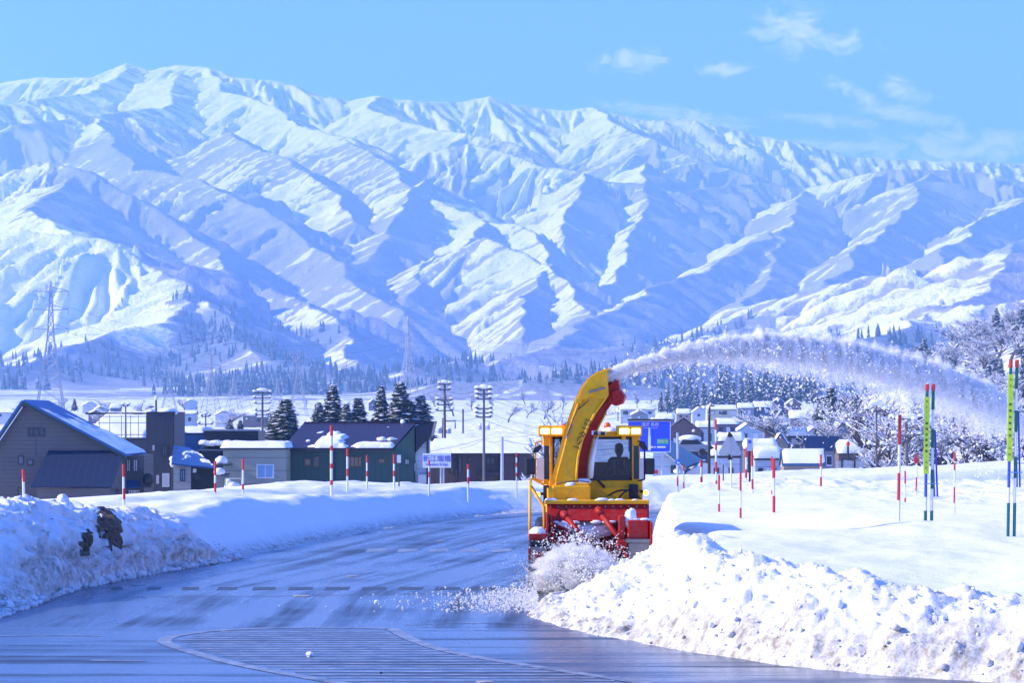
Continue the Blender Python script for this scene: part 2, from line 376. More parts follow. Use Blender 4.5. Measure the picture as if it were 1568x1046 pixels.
    trees = n.math('ADD', n.math('MULTIPLY', sp, 0.75), n.math('MULTIPLY', sp2, 0.4))
    tmask = n.ramp(n.math('SUBTRACT', trees, n.math('SUBTRACT', n.math('MULTIPLY', open_, 0.5), 0.1)), [(0.26, 0), (0.5, 1)])
    woods = n.mix(n.noise(0.011, 4, 0.6), (0.26, 0.25, 0.28), (0.44, 0.42, 0.45))
    con = n.mix(sp, (0.10, 0.13, 0.14), (0.2, 0.23, 0.26))
    woods = n.mix(n.math('MULTIPLY', n.attr('conifer'), 0.75), woods, con)
    n.set(color=n.mix(tmask, (0.90, 0.90, 0.90), woods), rough=0.8, spec=0.1)
    n.bump(n.math('ADD', n.math('MULTIPLY', sp, 0.6), sp2), 0.8, 9.0)
    me = grid_mesh('terrain', Xg, Yg, h, n.m, True, {'open': op, 'conifer': conif})
    o = link_mesh('terrain', me); tag(o, 'snow covered plain rising into a long white mountain range', None, None, 'structure')
    return rows, ta, h, conif
T_ROWS, T_TAN, T_H, T_CON = terrain()
def th(X, Y):
    t = X / Y; i = np.clip(np.searchsorted(T_ROWS, Y) - 1, 0, len(T_ROWS) - 2); j = np.clip(np.searchsorted(T_TAN, t) - 1, 0, len(T_TAN) - 2)
    a = (Y - T_ROWS[i]) / (T_ROWS[i + 1] - T_ROWS[i]); b = (t - T_TAN[j]) / (T_TAN[j + 1] - T_TAN[j])
    a = np.clip(a, 0, 1); b = np.clip(b, 0, 1)
    return (T_H[i, j] * (1 - b) + T_H[i, j + 1] * b) * (1 - a) + (T_H[i + 1, j] * (1 - b) + T_H[i + 1, j + 1] * b) * a

def snow_floor():
    """the open snow country on all sides"""
    ys = np.array([-2500, -800, -200, 0, 60, 130]); xs = np.concatenate([np.linspace(-3500, -300, 8), np.linspace(-200, 200, 17), np.linspace(300, 3500, 8)])
    Y, X = np.meshgrid(ys, xs, indexing='ij'); Z = np.full(X.shape, -5.4)
    o = link_mesh('snow_plain', grid_mesh('snow_plain', X, Y, Z, M_FARSNOW)); tag(o, None, None, None, 'structure')
    for sgn in (-1, 1):
        yy = np.array([90, 400, 1500, 4000, 9000, 12500.]); Y, Q = np.meshgrid(yy, np.linspace(0, 1, 8), indexing='ij')
        X = sgn * (Y * math.tan(R(12.3)) + Q * (600 + Y * 0.25)); Z = np.where(Y < 100, -5.8, plain(0 * Y, Y)) - 0.8
        o = link_mesh('snow_plain', grid_mesh('snow_plain', X, Y, Z, M_FARSNOW)); tag(o, None, None, None, 'structure')
snow_floor()

def far_wood():
    """conifer woods on the foothills, too far to count"""
    rng = np.random.default_rng(4); n = 90000
    Y = rng.uniform(2100, 4700, n); t = rng.uniform(-0.215, 0.215, n); X = Y * t
    i = np.clip(np.searchsorted(T_ROWS, Y) - 1, 0, len(T_ROWS) - 2); j = np.clip(np.searchsorted(T_TAN, t) - 1, 0, len(T_TAN) - 2)
    ok = (T_CON[i, j] > 0.55) & (rng.random(n) < 0.09); X = X[ok]; Y = Y[ok]; m = len(X); Z = th(X, Y) - 1
    hgt = rng.uniform(8, 19, m); r = hgt * rng.uniform(0.14, 0.22, m)
    k = 5; vs = []; qs = []
    ang = np.arange(k) / k * 2 * math.pi; per = 2 * (k + 1); co = np.zeros((m, per, 3), np.float32)
    for tier, (z0, z1, rr) in enumerate([(0.05, 0.7, 1.0), (0.4, 1.0, 0.66)]):
        for a in range(k):
            jit = rng.uniform(0.75, 1.25, m)
            co[:, tier * (k + 1) + a] = np.stack([X + r * rr * jit * np.cos(ang[a]), Y + r * rr * jit * np.sin(ang[a]), Z + hgt * z0 + rng.uniform(-.04, .04, m) * hgt], -1)
        co[:, tier * (k + 1) + k] = np.stack([X, Y, Z + hgt * z1], -1)
    fs = [(t_ * (k + 1) + a, t_ * (k + 1) + (a + 1) % k, t_ * (k + 1) + k) for t_ in (0, 1) for a in range(k)]
    q = (np.array(fs)[None] + (np.arange(m) * per)[:, None, None]).reshape(-1, 3)
    nt = NT('far_conifer'); g = nt.N.new('ShaderNodeNewGeometry')
    sp = nt.N.new('ShaderNodeSeparateXYZ'); nt.L.new(g.outputs['Normal'], sp.inputs[0])
    s = nt.ramp(nt.math('ADD', nt.math('MULTIPLY', nt.noise(0.3, 3), 1.0), nt.math('MULTIPLY', sp.outputs['Z'], 0.4)), [(0.62, 0), (0.95, 1)])
    nt.set(color=nt.mix(s, (0.035, 0.055, 0.045), (0.8, 0.8, 0.82)), rough=0.9)
    o = link_mesh('foothill_woods', raw_mesh('foothill_woods', co.reshape(-1, 3), q, nt.m)); tag(o, 'dark conifer woods spread over the foothills of the range', 'woods', None, 'stuff')
far_wood()

def haze():
    b = MB(); b.box(-7000, 7000, -2700, 12700, -12, 1300)
    m = bpy.data.materials.new('haze_air'); m.use_nodes = True; N = m.node_tree.nodes; N.clear()
    out = N.new('ShaderNodeOutputMaterial'); v = N.new('ShaderNodeVolumePrincipled'); v.inputs['Color'].default_value = (0.30, 0.565, 1.0, 1)
    v.inputs['Density'].default_value = HAZE_DENSITY; v.inputs['Anisotropy'].default_value = 0.0
    m.node_tree.links.new(v.outputs[0], out.inputs['Volume'])
    o = b.build('haze', m); tag(o, 'thin blue winter haze in front of the mountains', 'haze', None, 'stuff')
HAZE_DENSITY = 1.55e-4
haze()
# ------------------------------------------------------------------ road, banks, snow field
LEFT = [(-9.6, -40), (-9.6, -10), (-9.3, 20), (-9.0, 40), (-8.85, 49), (-8.75, 56), (-7.9, 62), (-6.8, 68), (-5.4, 78), (-3.8, 88), (-1.9, 96), (0.5, 101.8), (3.0, 104.2), (5.5, 105.6), (10, 107.2), (25, 110.5), (60, 116), (110, 122)]
def resample(pts, step):
    p = np.array(pts, float); out = []
    for i in range(len(p) - 1):               # Catmull-Rom
        p0 = p[max(i - 1, 0)]; p1 = p[i]; p2 = p[i + 1]; p3 = p[min(i + 2, len(p) - 1)]
        n = max(2, int(np.linalg.norm(p2 - p1) / 0.25))
        for t in np.arange(n) / n:
            out.append(0.5 * ((2 * p1) + (-p0 + p2) * t + (2 * p0 - 5 * p1 + 4 * p2 - p3) * t * t + (-p0 + 3 * p1 - 3 * p2 + p3) * t ** 3))
    out.append(p[-1]); out = np.array(out); s = np.concatenate([[0], np.cumsum(np.linalg.norm(np.diff(out, axis=0), axis=1))])
    q = step if isinstance(step, np.ndarray) else np.arange(0, s[-1], step)
    return np.stack([np.interp(q, s, out[:, 0]), np.interp(q, s, out[:, 1])], -1), q
def curve_normals(c):
    t = np.gradient(c, axis=0); t /= np.linalg.norm(t, axis=1)[:, None] + 1e-9
    return np.stack([-t[:, 1], t[:, 0]], -1)   # to the left of travel

def road():
    c, s = resample(LEFT, 1.0); nr = curve_normals(c)
    us = np.concatenate([np.array([1.2, 0]), -np.linspace(0.5, 11, 22), -np.linspace(12, 48, 16)])
    X = c[:, 0][:, None] + nr[:, 0][:, None] * us[None]; Y = c[:, 1][:, None] + nr[:, 1][:, None] * us[None]
    # plain sheet in the road's plane, coordinates along and across the road as attributes
    xs = np.linspace(-10.5, 48, 118); ys = np.linspace(-38, 112, 301); Yg, Xg = np.meshgrid(ys, xs, indexing='ij')
    fc, fs = resample(LEFT, 0.5)
    A = np.zeros(Xg.shape); B = np.zeros(Xg.shape)
    fn = curve_normals(fc)
    for i in range(Xg.shape[0]):
        d = (Xg[i][:, None] - fc[None, :, 0]) ** 2 + (Yg[i][:, None] - fc[None, :, 1]) ** 2; k = d.argmin(1)
        A[i] = fs[k] + 0 * A[i]; B[i] = -((Xg[i] - fc[k, 0]) * fn[k, 0] + (Yg[i] - fc[k, 1]) * fn[k, 1])
    inside = B > -1.6
    keep = inside[:-1, :-1] & inside[1:, :-1] & inside[:-1, 1:] & inside[1:, 1:]
    n = NT('wet_asphalt')
    def attv(sa, sb):
        cb = n.N.new('ShaderNodeCombineXYZ'); n.L.new(n.math('MULTIPLY', n.attr('along'), sa), cb.inputs[0]); n.L.new(n.math('MULTIPLY', n.attr('across'), sb), cb.inputs[1]); return cb.outputs[0]
    track = n.noise(1.0, 5, 0.55, attv(0.035, 1.1), 0.3)
    track2 = n.noise(1.0, 4, 0.6, attv(0.16, 4.5))
    lateral = n.noise(1.0, 5, 0.6, n.coord('Object', (0.07, 0.9, 1)), 0.4)
    nearside = n.attr('cross')
    st = n.mix(nearside, n.math('ADD', n.math('MULTIPLY', track, .7), n.math('MULTIPLY', track2, .3)), lateral)
    blot = n.noise(0.35, 6, 0.6); grit = n.noise(60, 3, 0.7)
    ac = n.attr('across'); wob = n.math('MULTIPLY', n.math('SUBTRACT', n.noise(1.0, 3, 0.5, attv(0.03, 0.0)), 0.5), 2.2); tr = None
    for c_ in (1.5, 3.1, 4.2, 5.9, 7.3, 8.8, 10.6):
        d_ = n.math('ABSOLUTE', n.math('SUBTRACT', n.math('ADD', ac, wob), c_)); g_ = n.math('SUBTRACT', 1.0, n.math('DIVIDE', d_, 0.26), True); tr = g_ if tr is None else n.math('MAXIMUM', tr, g_)
    tr = n.math('MULTIPLY', n.math('MULTIPLY', tr, n.ramp(n.noise(1.0, 4, 0.6, attv(0.05, 1.5)), [(0.42, 0), (0.6, 1)])), n.math('SUBTRACT', 1.0, nearside), True)
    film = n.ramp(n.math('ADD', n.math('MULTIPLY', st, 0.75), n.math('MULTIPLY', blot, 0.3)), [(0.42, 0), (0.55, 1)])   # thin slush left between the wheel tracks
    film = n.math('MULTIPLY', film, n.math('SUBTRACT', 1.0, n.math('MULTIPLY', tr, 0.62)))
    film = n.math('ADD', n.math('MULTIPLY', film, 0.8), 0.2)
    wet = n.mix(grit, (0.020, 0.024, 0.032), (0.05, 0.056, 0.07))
    slush = n.mix(grit, (0.065, 0.13, 0.26), (0.12, 0.205, 0.37))  # slush colour tinted blue to carry the sky's sheen on the wet road
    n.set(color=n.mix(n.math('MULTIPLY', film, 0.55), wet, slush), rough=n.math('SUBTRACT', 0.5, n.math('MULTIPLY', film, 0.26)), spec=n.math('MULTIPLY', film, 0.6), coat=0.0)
    n.bump(n.math('ADD', n.math('MULTIPLY', grit, 0.5), n.math('MULTIPLY', film, 0.6)), 0.12, 0.012)
    cross = sstep(46.5, 45.5, Yg)
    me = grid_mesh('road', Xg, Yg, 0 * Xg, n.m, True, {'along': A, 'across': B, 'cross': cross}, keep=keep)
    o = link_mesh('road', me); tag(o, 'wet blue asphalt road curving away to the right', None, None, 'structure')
    return o
ROAD = road()

# crest height and roughness of the left bank along the curve, keyed by Y (then X once the road runs sideways)
def left_bank():
    c0, s0 = resample(LEFT, 0.1)
    rough_s = lambda Y: sstep(50, 54, Y) * sstep(69, 66, Y)
    # denser where seen close
    step = np.concatenate([np.arange(0, 70, 0.5), np.arange(70, 118, 0.075), np.arange(118, 160, 0.12), np.arange(160, s0[-1], 0.35)])
    c, s = resample(LEFT, step); nr = curve_normals(c); Yc = c[:, 1]; Xc = c[:, 0]
    key = np.where(Xc < 1, Yc, 102 + (Xc - 1))
    crest = np.interp(key, [0, 45, 50, 54, 58, 63, 67, 70, 74, 78, 82, 88, 92, 97, 101, 106, 112, 125, 150, 200], [1.5, 1.5, 1.62, 1.68, 1.62, 1.34, 1.16, 1.12, 1.16, 1.2, 1.12, 1.02, 1.16, 1.04, 0.88, 0.88, 1.1, 1.6, 1.5, 1.4])
    width = np.interp(key, [0, 48, 55, 66, 70, 80, 100, 200], [2.6, 2.4, 1.6, 1.9, 1.7, 1.9, 1.8, 2.4])
    u = np.concatenate([np.linspace(-0.25, 0, 4, endpoint=False), np.linspace(0, 1, 46, endpoint=False), 1 + np.linspace(0, 1.6, 22, endpoint=False), 2.6 + np.linspace(0, 24, 16) ** 1.15])
    S, U = np.meshgrid(s, u, indexing='ij'); cr = crest[:, None]; wd = width[:, None]; rg = rough_s(Yc)[:, None]
    t = np.clip(U, 0, 1)
    foot = 0.35 * fbm(S / 4, S * 0 + 3, 3, 2) + 0.12 * fbm(S / 0.8, S * 0, 3, 4)
    prof = np.where(U < 0, U * 0.6, (0.16 * t + 0.84 * sstep(0.02, 1.05, t)) * cr)
    steep = cr * (1 - (1 - np.clip(t * 1.25, 0, 1)) ** 2.1)
    prof = np.where((U >= 0), prof * (1 - rg) + steep * rg, prof)
    prof = prof + np.where(U > 1, 0.10 * np.minimum(U - 1, 1.5) * (1 - rg * 0.5), 0)
    fall = np.clip((U - 3.2) / 9, 0, 1); prof = prof * (1 - sstep(0, 1, fall)) + (-5.6) * sstep(0, 1, fall)
    face = sstep(0.0, 0.12, U) * sstep(1.5, 0.9, U)
    big = 0.2 * fbm(S / 5.5, U * 1.2, 3, 40) * sstep(0.2, 1, U)
    V = np.maximum(prof, 0) * 1.0 + U * wd * 0.6
    lumps = rg * face * (0.30 * (billow(S / 0.9, V / 0.9, 4, 60, 0.6) - 0.35)) + (1 - rg) * 0.03 * fbm(S / 0.6, U * 3, 3, 61) * sstep(0, .3, U)
    gr = (1 - rg) * 0.05 * (billow(S / 0.35, U * 5, 3, 64) - 0.3) * sstep(0.45, 0.1, U) * sstep(-0.02, 0.05, U)
    # wind-drifted lobes cut by shallow scoops
    scoop = -0.16 * sstep(0.25, 0.6, perlin(S / 7.0 + U * 0.5, U * 0.4, 90)) * sstep(0.5, 1.0, U) * (1 - rg) * sstep(3.5, 2, U)
    Zb = prof + big + scoop + lumps + gr
    off = U * wd + foot * sstep(1.2, 0, U) - rg * 0.45 * (billow(S / 1.0, V / 0.8, 4, 70, 0.6) - 0.3) * face
    X = c[:, 0][:, None] + nr[:, 0][:, None] * off; Y = c[:, 1][:, None] + nr[:, 1][:, None] * off
    dirt = np.clip(1.3 * sstep(0.42, 0.0, U) + rg * face * 0.35 * sstep(0.0, 0.35, fbm(S / 1.1, V / 0.8, 4, 81)) , 0, 1) * sstep(-0.3, -0.1, U)
    me = grid_mesh('snow_bank', X, Y, Zb, M_SNOW_DIRTY, True, {'dirt': dirt}); o = link_mesh('snow_bank', me)
    # soil torn open in the broken face
    n_ = NT('frozen_soil'); a_ = n_.noise(7, 6, .75); n_.set(color=n_.mix(n_.ramp(a_, [(.35, 0), (.7, 1)]), (.06, .042, .03), (.30, .22, .15)), rough=.95); n_.bump(n_.noise(20, 5, .7), .9, .05)
    PX = 784 + F * X / Y; PY = 640 - F * (Zb - H) / Y
    for label, cx, cy, rx, ry, tl in (('large dark patch of torn soil in the broken left snow bank', 168, 812, 21, 38, .25), ('smaller dark soil patch left of the large one in the snow bank', 132, 833, 12, 24, -.1)):
        e = ((PX - cx - tl * (PY - cy)) / rx) ** 2 + ((PY - cy) / ry) ** 2 + 1.5 * fbm(S / 0.3, V / 0.3, 5, int(cx), .65); on = (e < 1) & (U < 1.4) & (U > 0)
        kp = (on[:-1, :-1] & on[1:, 1:] & on[1:, :-1] & on[:-1, 1:])
        if not kp.any(): continue
        lift = 0.015 + 0.05 * np.clip(1 - e, 0, 1) * (0.5 + billow(S / 0.16, V / 0.16, 3, 5)); i0, i1 = np.where(kp.any(1))[0][[0, -1]]; sl = slice(i0, i1 + 2)
        po = link_mesh('soil_patch', grid_mesh('soil_patch', (X - nr[:, 0][:, None] * lift)[sl], (Y - nr[:, 1][:, None] * lift)[sl], (Zb + 0.4 * lift)[sl], n_.m, True, keep=kp[i0:i1 + 1])); tag(po, label, 'soil', 'soil torn out of the left bank')
    tag(o, 'long plowed snow bank along the left side of the road', None, None, 'structure')
    return c, s, nr
left_bank()

RIGHT = [(60, 99), (30, 99), (14, 98.5), (8, 97), (5.6, 92), (4.5, 85), (3.8, 76), (3.55, 69), (3.35, 63), (3.05, 58.5), (2.85, 56.6), (2.2, 55.6), (1.4, 55.0), (0.8, 53.8), (0.45, 51.5), (0.3, 48.8), (0.75, 46.3), (1.4, 44.6), (2.1, 42.4), (3.0, 40.4),
         (3.75, 39), (5, 37.6), (6.6, 36.2), (9, 34), (13, 30), (20, 22), (40, 5), (60, 2)]
def seg_dist(px, py, poly):
    best = np.full(px.shape, 1e9); arc = np.zeros(px.shape); acc = 0
    for a, b in zip(poly[:-1], poly[1:]):
        dx, dy = b[0] - a[0], b[1] - a[1]; l2 = dx * dx + dy * dy + 1e-9; t = np.clip(((px - a[0]) * dx + (py - a[1]) * dy) / l2, 0, 1)
        d = np.hypot(px - a[0] - dx * t, py - a[1] - dy * t); m = d < best; arc = np.where(m, acc + t * math.sqrt(l2), arc); best = np.where(m, d, best); acc += math.sqrt(l2)
    return best, arc
def inside_poly(px, py, poly):
    c = np.zeros(px.shape, bool); n = len(poly)
    for i in range(n):
        x0, y0 = poly[i]; x1, y1 = poly[(i + 1) % n]
        if y0 == y1: continue
        cond = ((y0 > py) != (y1 > py)) & (px < (x1 - x0) * (py - y0) / (y1 - y0) + x0); c ^= cond
    return c
def right_height(X, Y, detail=True):
    d, arc = seg_dist(X, Y, [tuple(p) for p in resample(RIGHT, 0.6)[0]] if detail == 'x' else RIGHT)
    ins = inside_poly(X, Y, RIGHT + [(70, 2), (70, 99)]); d = np.where(ins, d, -d)
    d = d + 0.10 * fbm(X / 0.5, Y / 0.5, 3, 3) + 0.22 * fbm(X / 2, Y / 2, 2, 5)
    # the plateau
    top = 1.1 + 0.2 * fbm(X / 6, Y / 10, 3, 8) + 0.08 * fbm(X / 2.2, Y / 3.5, 3, 9) + 0.10 * sstep(60, 85, Y) + 0.25 * sstep(9, 16, X) * sstep(90, 60, Y)
    top = top - 0.32 * np.exp(-((Y - 40 + (X - 7) * 0.5) / 5.0) ** 2) * sstep(4, 7, X)
    top = top + 0.09 * np.exp(-(((X - 8.2) / 2.2) ** 2 + ((Y - 58) / 2.0) ** 2)) + 0.12 * np.exp(-(((X - 7.0) / 2.5) ** 2 + ((Y - 66) / 3) ** 2)) - 0.14 * np.exp(-(((X - 5.6) / 1.2) ** 2 + ((Y - 63) / 5) ** 2))
    # loose fill right in front of the auger is low
    front = np.exp(-(((X - 1.1) / 1.0) ** 2 + ((Y - 53.6) / 2.6) ** 2)); low = 0.10 + 0.36 * np.clip((X - 0.4) / 2.2, 0, 1.4)
    top = top * (1 - 0.95 * np.clip(front * 1.5, 0, 1)) + low * 0.95 * np.clip(front * 1.5, 0, 1)
    cap = 0.12 + 0.26 * np.clip(X - 0.35, 0, 9) + 0.32 * sstep(2.3, 3.2, X); top = np.where(Y > 42, np.minimum(top, cap + 3 * sstep(44, 42, Y)), top)
    wind = sstep(55.5, 53.5, Y)                           # the plowed windrow side
    wide = 1.5 + 0.5 * fbm(X / 3, Y / 3, 2, 17)
    ramp_w = 1 - (1 - np.clip(d / wide, 0, 1)) ** 1.7
    ramp_c = np.clip(d / (0.4 + 0.9 * sstep(66, 58, Y)), 0, 1); ramp_c = 1 - (1 - ramp_c) ** 2.2
    z = np.where(d > 0, top * (wind * ramp_w + (1 - wind) * ramp_c), d * 0.9)
    crest = wind * np.exp(-((d - 1.7) / 0.75) ** 2)
    rough = wind * sstep(-0.1, 0.25, d) * sstep(3.1, 1.9, d + 0.9 * fbm(X / 1.3, Y / 1.3, 3, 19)) * sstep(56, 54.5, Y)
    z = z + crest * (0.10 + 0.22 * fbm(X / 1.6, Y / 1.6, 3, 23)) * rough + 0.28 * np.exp(-(((X - 3.15) / 0.42) ** 2 + ((Y - 47) / 0.7) ** 2))
    if detail:
        z = z + rough * (0.34 * (billow(X / 1.15, Y / 1.15, 5, 33, 0.6) - 0.33) + 0.05 * (billow(X / 0.16, Y / 0.16, 2, 37) - .3))
        z = z + (1 - rough) * sstep(0.3, 1.5, d) * (0.018 * fbm(X / 0.7, Y / 0.7, 4, 44) + 0.03 * fbm(X / 2.2, Y / 3.5, 3, 45))
        pit = sstep(84, 90, Y) * sstep(3, 9, X) * sstep(22, 14, X) + sstep(68, 74, Y) * sstep(8, 11, X)
        z = z + np.clip(pit, 0, 1) * 0.16 * (billow(X / 1.1, Y / 1.1, 3, 47) - 0.3)
    return z, d, rough
def right_field():
    xs = np.concatenate([np.arange(-0.3, 9.6, 0.045), np.arange(9.6, 16, 0.12), np.linspace(16, 60, 40)])
    ys = np.concatenate([np.linspace(4, 32, 30, endpoint=False), np.arange(32, 36, 0.1), np.arange(36, 55.5, 0.05), np.arange(55.5, 62, 0.09), np.arange(62, 99.6, 0.22)])
    Yg, Xg = np.meshgrid(ys, xs, indexing='ij'); Z, d, rough = right_height(Xg, Yg)
    ok = d > -0.5; keep = ok[:-1, :-1] & ok[1:, 1:] & ok[1:, :-1] & ok[:-1, 1:]
    Z = np.where(d < 0, np.minimum(Z, -0.02 + 0 * Z) , Z)
    dirt = np.clip(0.95 * sstep(0.42, 0.02, d) * sstep(56, 54.5, Yg) + rough * (0.16 + 0.8 * sstep(0.8, 0.0, d) + 0.42 * sstep(0.05, 0.45, fbm(Xg / 1.1, Yg / 1.1, 4, 91) + 0.22 * sstep(4, 7, Xg)) * sstep(2.6, 1.0, d)) * 1.25 + (1 - rough) * 0.5 * sstep(0.12, 0, d) * sstep(56, 60, Yg), 0, 1)
    me = grid_mesh('snow_field', Xg, Yg, Z, M_SNOW_DIRTY, True, {'dirt': dirt}, keep=keep); o = link_mesh('snow_field', me)
    tag(o, 'deep smooth snow field with a rough plowed edge right of the road', None, None, 'structure')
right_field()
def field_z(x, y): return float(right_height(np.array([float(x)]), np.array([float(y)]))[0][0])

# lumps thrown up along the plowed edges
def ico(sub):
    bm = bmesh.new(); bmesh.ops.create_icosphere(bm, subdivisions=sub, radius=1); v = np.array([p.co[:] for p in bm.verts]); f = np.array([[q.index for q in p.verts] for p in bm.faces]); bm.free(); return v, f
ICO1, ICO1F = ico(1); ICO2, ICO2F = ico(2)
def scatter_blobs(name, pos, rad, mat, label, cat, seed=1, squash=0.75, rough=0.25, dirt=None, lod=1, parent=None):
    V, Fc = (ICO1, ICO1F) if lod == 1 else (ICO2, ICO2F)
    rng = np.random.default_rng(seed); m = len(pos); k = len(V)
    sc = rad[:, None] * rng.uniform(0.7, 1.25, (m, 3)); sc[:, 2] *= squash
    a = rng.uniform(0, 6.28, m); j = 1 + rough * rng.uniform(-1, 1, (m, k, 1)); v = V[None] * j * sc[:, None]
    x = v[..., 0] * np.cos(a)[:, None] - v[..., 1] * np.sin(a)[:, None]; y = v[..., 0] * np.sin(a)[:, None] + v[..., 1] * np.cos(a)[:, None]
    co = np.stack([x, y, v[..., 2]], -1) + pos[:, None]
    q = (Fc[None] + (np.arange(m) * k)[:, None, None]).reshape(-1, 3)
    at = {'dirt': np.repeat(dirt if dirt is not None else np.zeros(m), k)}
    o = link_mesh(name, raw_mesh(name, co.reshape(-1, 3), q, mat, True, at), parent); tag(o, label, cat, None, 'stuff'); return o
def clods():
    rng = np.random.default_rng(8); n = 7000
    X = rng.uniform(0.2, 10, n); Y = rng.uniform(34, 55.5, n); z, d, rough = right_height(X, Y)
    ok = (rough > 0.25) & (d > 0.0) & (rng.random(n) < np.clip(1.3 - d * 0.42, 0.1, 1)); X, Y, z, d = X[ok], Y[ok], z[ok], d[ok]
    r = np.clip(rng.lognormal(-4.0, 0.6, len(X)), 0.008, 0.08)
    dirt = np.clip(sstep(0.9, 0.05, d) * rng.uniform(0.0, 1.1, len(X)) + (rng.random(len(X)) < 0.08) * 0.5, 0, 1)
    big = r > .06
    scatter_blobs('plowed_snow_clods', np.stack([X, Y, z + r * 0.25], -1), r, M_SNOW_DIRTY, 'loose clods of dirty snow heaped on the plowed right edge', 'snow', 3, 0.8, 0.28, dirt)
    # on the left bank's broken face and along its foot
    c, s = resample(LEFT, 0.02); nr = curve_normals(c); sel = np.where((c[:, 1] > 48) & (c[:, 1] < 69))[0]
    k = rng.choice(sel, 900); u = np.abs(rng.normal(0, 0.30, 900)) - 0.25; r = np.clip(rng.lognormal(-3.3, 0.55, 900), 0.012, 0.12)
    pos = np.stack([c[k, 0] + nr[k, 0] * u, c[k, 1] + nr[k, 1] * u, np.maximum(0, u) * 0.8 + r * 0.4], -1)
    scatter_blobs('fallen_snow_clods', pos, r, M_SNOW_DIRTY, 'crumbled snow and grit fallen along the foot of the left bank', 'snow', 5, 0.8, 0.28, rng.uniform(0, 0.9, 900))
clods()
# ------------------------------------------------------------------ rotary snow plow
Q = lambda px, py, D: P(px, py, D)
def txt_mesh(s, size, mat, extrude=0.004, align='CENTER'):
    c = bpy.data.curves.new('lettering', 'FONT'); c.body = s; c.size = size; c.extrude = extrude; c.align_x = align; c.align_y = 'CENTER'; c.resolution_u = 2
    o = bpy.data.objects.new('lettering', c); COL.objects.link(o); bpy.context.view_layer.update()
    me = bpy.data.meshes.new_from_object(o.evaluated_get(bpy.context.evaluated_depsgraph_get())); bpy.data.objects.remove(o); me.materials.clear(); me.materials.append(mat); return me
def put_text(s, size, mat, parent, at, spin=0.0, name='lettering', sx=1.0):
    """flat lettering facing the camera side (-Y)"""
    o = link_mesh(name, txt_mesh(s, size, mat), parent); o.matrix_parent_inverse = Matrix()
    o.location = Vector(at) - base_of(parent); o.rotation_euler = (R(90), spin, 0); o.scale = (sx, 1, 1); return o
def emit_mat(name, col, strength, base=(0.8, 0.7, 0.4)):
    n = NT(name); n.set(color=base, emit=col, estr=strength, rough=0.2); return n.m
def glass_mat(name, tint=(0.75, 0.85, 0.9), gloss=0.14):
    n = NT(name); tr = n.N.new('ShaderNodeBsdfTransparent'); tr.inputs[0].default_value = (*tint, 1); gl = n.N.new('ShaderNodeBsdfGlossy'); gl.inputs['Roughness'].default_value = 0.03
    fr = n.N.new('ShaderNodeFresnel'); fr.inputs[0].default_value = 1.5; mx = n.N.new('ShaderNodeMixShader')
    n.L.new(n.math('ADD', fr.outputs[0], gloss - 0.04, True), mx.inputs[0]); n.L.new(tr.outputs[0], mx.inputs[1]); n.L.new(gl.outputs[0], mx.inputs[2]); n.L.new(mx.outputs[0], n.out.inputs['Surface']); return n.m
Y_PAINT = paint('plow_yellow', (1.0, 0.46, 0.002), 0.5, 0, 0.16, 4.0, 0.0, 0.36)
R_PAINT = paint('plow_red', (0.42, 0.008, 0.006), 0.5, 0, 0.3, 5.0, 0.0, 0.42)
for _p in (Y_PAINT, R_PAINT): _p.node_tree.nodes['Principled BSDF'].inputs['Specular IOR Level'].default_value = 0.22
BLACK = paint('black_rubber', (0.014, 0.014, 0.017), 0.5); STEEL = paint('worn_steel', (0.22, 0.21, 0.21), 0.42, 0.7, 0.35, 8, 0, 0.5)
DARKGLASS = paint('dark_glass', (0.012, 0.018, 0.024), 0.08, 0, 0.1); ORANGE = paint('beacon_orange', (0.9, 0.14, 0.01), 0.25)
GREYMETAL = paint('galvanized_metal', (0.42, 0.44, 0.46), 0.45, 0.4, 0.15, 6)
WHITE_P = paint('white_paint', (0.78, 0.78, 0.78), 0.5, 0, 0.06)
LAMP = emit_mat('work_lamp', (1.0, 0.72, 0.25), 5.0); LAMP2 = emit_mat('side_lamp', (1.0, 0.42, 0.04), 3.5, (0.9, 0.4, 0.05))

def pbox(b, px0, px1, py0, py1, D0, D1):
    """box whose front face (at D0) covers the photo rectangle"""
    return b.box(wx(px0, D0), wx(px1, D0), D0, D1, wz(py1, D0), wz(py0, D0))
class Rec:
    def __init__(s): s.ops = []
    def __getattr__(s, k):
        def f(*a, **kw): s.ops.append((k, a, kw)); return s
        return f
def part(name, mat, parent, fn, smooth=False, bevel=0.0):
    b = MB(); fn(b); return b.build(name, mat, parent, smooth, bevel)
def parts(name, mat, parent, fn, smooth=False, bevel=0.0):
    """the same, each shape a part of its own"""
    r = Rec(); fn(r); o = None
    for k, a, kw in r.ops:
        b = MB(); getattr(b, k)(*a, **kw); o = b.build(name, mat, parent, smooth, bevel)
    return o

